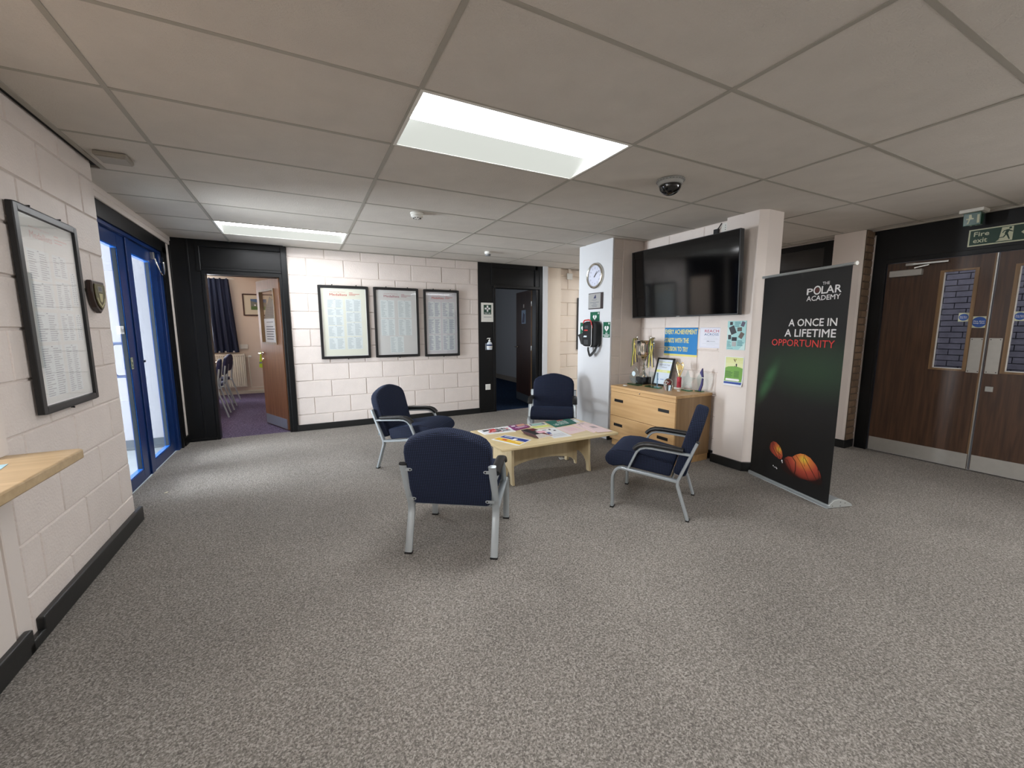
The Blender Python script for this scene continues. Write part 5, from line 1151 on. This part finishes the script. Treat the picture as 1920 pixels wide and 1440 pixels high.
# local x: 0..BW from left to right; local -y faces the room
G().box(-.004, -.012, .004, BW+.006, .012, .030).done('front_rail', m_frame, t, bevel=.005)
cas = [(-.012, .0), (.0, .026), (.04, .058), (.09, .066), (.14, .050), (.195, .022), (.205, .004), (.0, .003)]
G().prism([(.01, y, z) for y, z in cas], (BW-.02, 0, 0)).done('cassette', m_frame, t, smooth=40)
for x in (-.002, BW-.012):
    E_ = G().prism([(x, y*1.03, z*1.05) for y, z in cas], (.014, 0, 0)).done('end_cap', mat('cap_grey', (176, 180, 178), .4, metal=.3), t, bevel=.002, seg=1)
    g = G()
    for y, z in ((.03, .02), (.10, .045), (.14, .035), (.10, .015)): g.lathe([(.003, -.001), (.003, .0155)], (x, y, z), 8, 'x')
    g.done('screw', m_dark, E_)
CL = G(); nx, nz = 12, 24; vs_ = []; fs_ = []
for j in range(nz+1):
    for i in range(nx+1):
        u, v = i/nx, j/nz; pinch = .006*math.sin(PI*v)*0
        y = .004+.006*math.sin(PI*v)*(1-abs(2*u-1))*0+.0035*math.sin(u*7+v*3)*math.sin(PI*v); vs_.append((.006+u*(BW-.012), y*.2-.0008, .026+v*1.728))
for j in range(nz):
    for i in range(nx): a = j*(nx+1)+i; fs_.append((a, a+1, a+nx+2, a+nx+1))
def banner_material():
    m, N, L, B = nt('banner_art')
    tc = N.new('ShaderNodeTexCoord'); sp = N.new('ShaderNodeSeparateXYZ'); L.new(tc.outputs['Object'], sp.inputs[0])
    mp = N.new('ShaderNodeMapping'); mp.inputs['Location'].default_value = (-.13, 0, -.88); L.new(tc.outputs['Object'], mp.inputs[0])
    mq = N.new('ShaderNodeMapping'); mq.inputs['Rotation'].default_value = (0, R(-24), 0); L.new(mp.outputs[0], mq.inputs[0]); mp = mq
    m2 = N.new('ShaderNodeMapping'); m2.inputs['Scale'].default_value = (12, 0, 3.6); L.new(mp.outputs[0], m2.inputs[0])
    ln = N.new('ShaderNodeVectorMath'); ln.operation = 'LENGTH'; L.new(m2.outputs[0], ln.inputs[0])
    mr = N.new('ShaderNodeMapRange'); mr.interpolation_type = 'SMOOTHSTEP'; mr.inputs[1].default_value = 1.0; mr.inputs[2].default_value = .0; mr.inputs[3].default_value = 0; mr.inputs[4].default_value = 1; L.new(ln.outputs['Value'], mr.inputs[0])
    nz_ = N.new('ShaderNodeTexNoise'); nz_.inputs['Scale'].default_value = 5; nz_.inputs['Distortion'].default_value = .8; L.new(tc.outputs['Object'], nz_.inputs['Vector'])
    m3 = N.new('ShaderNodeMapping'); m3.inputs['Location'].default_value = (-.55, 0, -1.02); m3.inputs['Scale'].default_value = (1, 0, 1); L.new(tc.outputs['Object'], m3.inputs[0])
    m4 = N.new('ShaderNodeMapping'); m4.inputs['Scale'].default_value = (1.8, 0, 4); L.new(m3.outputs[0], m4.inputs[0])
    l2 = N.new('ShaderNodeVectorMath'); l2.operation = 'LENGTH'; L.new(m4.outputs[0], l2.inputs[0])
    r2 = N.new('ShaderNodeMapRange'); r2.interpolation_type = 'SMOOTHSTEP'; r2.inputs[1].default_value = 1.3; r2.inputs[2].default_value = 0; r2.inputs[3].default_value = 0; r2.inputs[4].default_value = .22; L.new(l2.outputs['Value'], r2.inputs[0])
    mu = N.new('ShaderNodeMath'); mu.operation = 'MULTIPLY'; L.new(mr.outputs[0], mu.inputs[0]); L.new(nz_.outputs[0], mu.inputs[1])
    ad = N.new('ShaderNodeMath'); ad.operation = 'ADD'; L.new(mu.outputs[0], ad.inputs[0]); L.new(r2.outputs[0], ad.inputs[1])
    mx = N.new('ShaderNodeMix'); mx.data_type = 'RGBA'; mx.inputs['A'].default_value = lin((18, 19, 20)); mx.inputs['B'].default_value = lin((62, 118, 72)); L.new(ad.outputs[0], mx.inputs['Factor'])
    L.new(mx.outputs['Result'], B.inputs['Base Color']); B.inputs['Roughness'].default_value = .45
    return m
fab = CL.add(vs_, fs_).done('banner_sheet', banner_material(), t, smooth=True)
G().tube([(-.008, 0, 1.764), (BW+.010, 0, 1.764)], .011, .013, n=10, up=(0, 0, 1)).done('top_rail', m_frame, t, smooth=True)
for q_ in ((BW+.010, BW+.022), (-.014, -.008)): G().tube([(q_[0], 0, 1.764), (q_[1], 0, 1.764)], .014, n=12).done('rail_end', mat('cap_pale', (214, 214, 206), .4), t)
G().tube([(BW*.5, .045, .06), (BW*.5, .022, 1.755)], .007, n=8).done('support_pole', m_frame, t, smooth=True)
yb = -.0022
def bt(s, m_, x1, z0, z1, x0): text(s, m_, fab, x0, z0, x1, z1-z0, y=yb, bold=.028)
bt('THE', m_bwht, .620, 1.644, 1.664, .564)
bt('P', m_bwht, .488, 1.580, 1.625, .438); bt('LAR', m_bwht, .714, 1.580, 1.633, .560)
g = G(); pts = []
n = 28
for k in range(n):
    a0, a1 = 2*PI*k/n, 2*PI*(k+1)/n; cx, cz = .524, 1.608
    g.add([(cx+.031*math.cos(a0), yb, cz+.033*math.sin(a0)), (cx+.031*math.cos(a1), yb, cz+.033*math.sin(a1)), (cx+.021*math.cos(a1), yb, cz+.023*math.sin(a1)), (cx+.021*math.cos(a0), yb, cz+.023*math.sin(a0))], [(0,1,2,3)])
g.done('logo_ring', m_bwht, fab)
G().disc(.524, 1.608, .018, yb, 20).done('logo_centre', K('logo_brown', (84, 44, 40)), fab)
bt('ACADEMY', m_bwht, .711, 1.532, 1.568, .440)
bt('A ONCE IN', m_bwht, .705, 1.342, 1.398, .296)
bt('A LIFETIME', m_bwht, .705, 1.260, 1.318, .265)
text('OPPORTUNITY', m_bred, fab, .140, 1.182, .704, .055, y=yb, bold=.008)
def tent_material(nm, cx, cz, sx, sz, hx, hz):
    """lantern-orange printed picture: flat ink pattern on the banner sheet"""
    m, N, L, B = nt(nm)
    tc = N.new('ShaderNodeTexCoord'); mp = N.new('ShaderNodeMapping'); mp.vector_type = 'POINT'
    mp.inputs['Location'].default_value = (-hx/sx, 0, -hz/sz); mp.inputs['Scale'].default_value = (1/sx, 0, 1/sz); L.new(tc.outputs['Object'], mp.inputs[0])
    ln = N.new('ShaderNodeVectorMath'); ln.operation = 'LENGTH'; L.new(mp.outputs[0], ln.inputs[0])
    cr = N.new('ShaderNodeValToRGB'); e = cr.color_ramp.elements; e[0].position = 0; e[0].color = lin((226, 200, 70)); e[1].position = .95; e[1].color = lin((34, 14, 12))
    k = e.new(.25); k.color = lin((212, 124, 62)); k = e.new(.55); k.color = lin((172, 72, 54)); k = e.new(.8); k.color = lin((130, 50, 38))
    L.new(ln.outputs['Value'], cr.inputs[0]); L.new(cr.outputs[0], B.inputs['Base Color']); B.inputs['Roughness'].default_value = .45
    return m
tA = tent_material('tent_print_large', 0, 0, .21, .17, .545, .300)
tB = tent_material('tent_print_small', 0, 0, .11, .11, .305, .315)
y1_ = -.0024
big = [(.335, .175), (.365, .255), (.40, .283), (.44, .29), (.47, .318), (.51, .340), (.55, .345), (.60, .332), (.65, .295), (.69, .245), (.712, .20), (.715, .165), (.69, .147), (.64, .142), (.58, .148), (.50, .135), (.42, .135), (.37, .150)]
G().poly([(x, y1_, z) for x, z in big]).done('tent_picture', tA, fab)
sm_ = [(.205, .30), (.215, .345), (.24, .367), (.27, .367), (.31, .345), (.335, .31), (.348, .27), (.34, .240), (.315, .233), (.28, .245), (.24, .262), (.215, .28)]
G().poly([(x, y1_, z) for x, z in sm_]).done('tent_picture', tB, fab)
g = G(); yl = -.0029
def pl(p, w_=.0035):
    for i in range(len(p)-1):
        a, b = Vector(p[i]), Vector(p[i+1]); n_ = Vector((-(b-a).y, (b-a).x)).normalized()*w_/2
        g.poly([(a.x-n_.x, yl, a.y-n_.y), (b.x-n_.x, yl, b.y-n_.y), (b.x+n_.x, yl, b.y+n_.y), (a.x+n_.x, yl, a.y+n_.y)])
pl([(.365, .255), (.40, .25), (.43, .20), (.46, .14)]); pl([(.44, .29), (.475, .26), (.48, .20), (.47, .14)], .007); pl([(.47, .318), (.52, .27), (.57, .21), (.61, .145)]); pl([(.55, .345), (.54, .30), (.56, .25)], .003); pl([(.55, .32), (.61, .25), (.66, .19), (.70, .15)], .005); pl([(.67, .27), (.69, .20), (.65, .15)], .005)
pl([(.24, .362), (.245, .31), (.30, .24)], .005); pl([(.25, .35), (.285, .29), (.335, .27)], .004); pl([(.31, .345), (.30, .30), (.32, .24)], .004)
g.done('tent_seams', K('seam_dark', (40, 16, 14)), fab)
g = G(); g.use(kwht)
for x, z, r_ in ((.262, .158, .006), (.275, .150, .005), (.29, .152, .006), (.30, .146, .007), (.345, .228, .009), (.35, .215, .006)): g.disc(x, z, r_, yl, 8, .8)
g.done('snow_glints', None, fab)
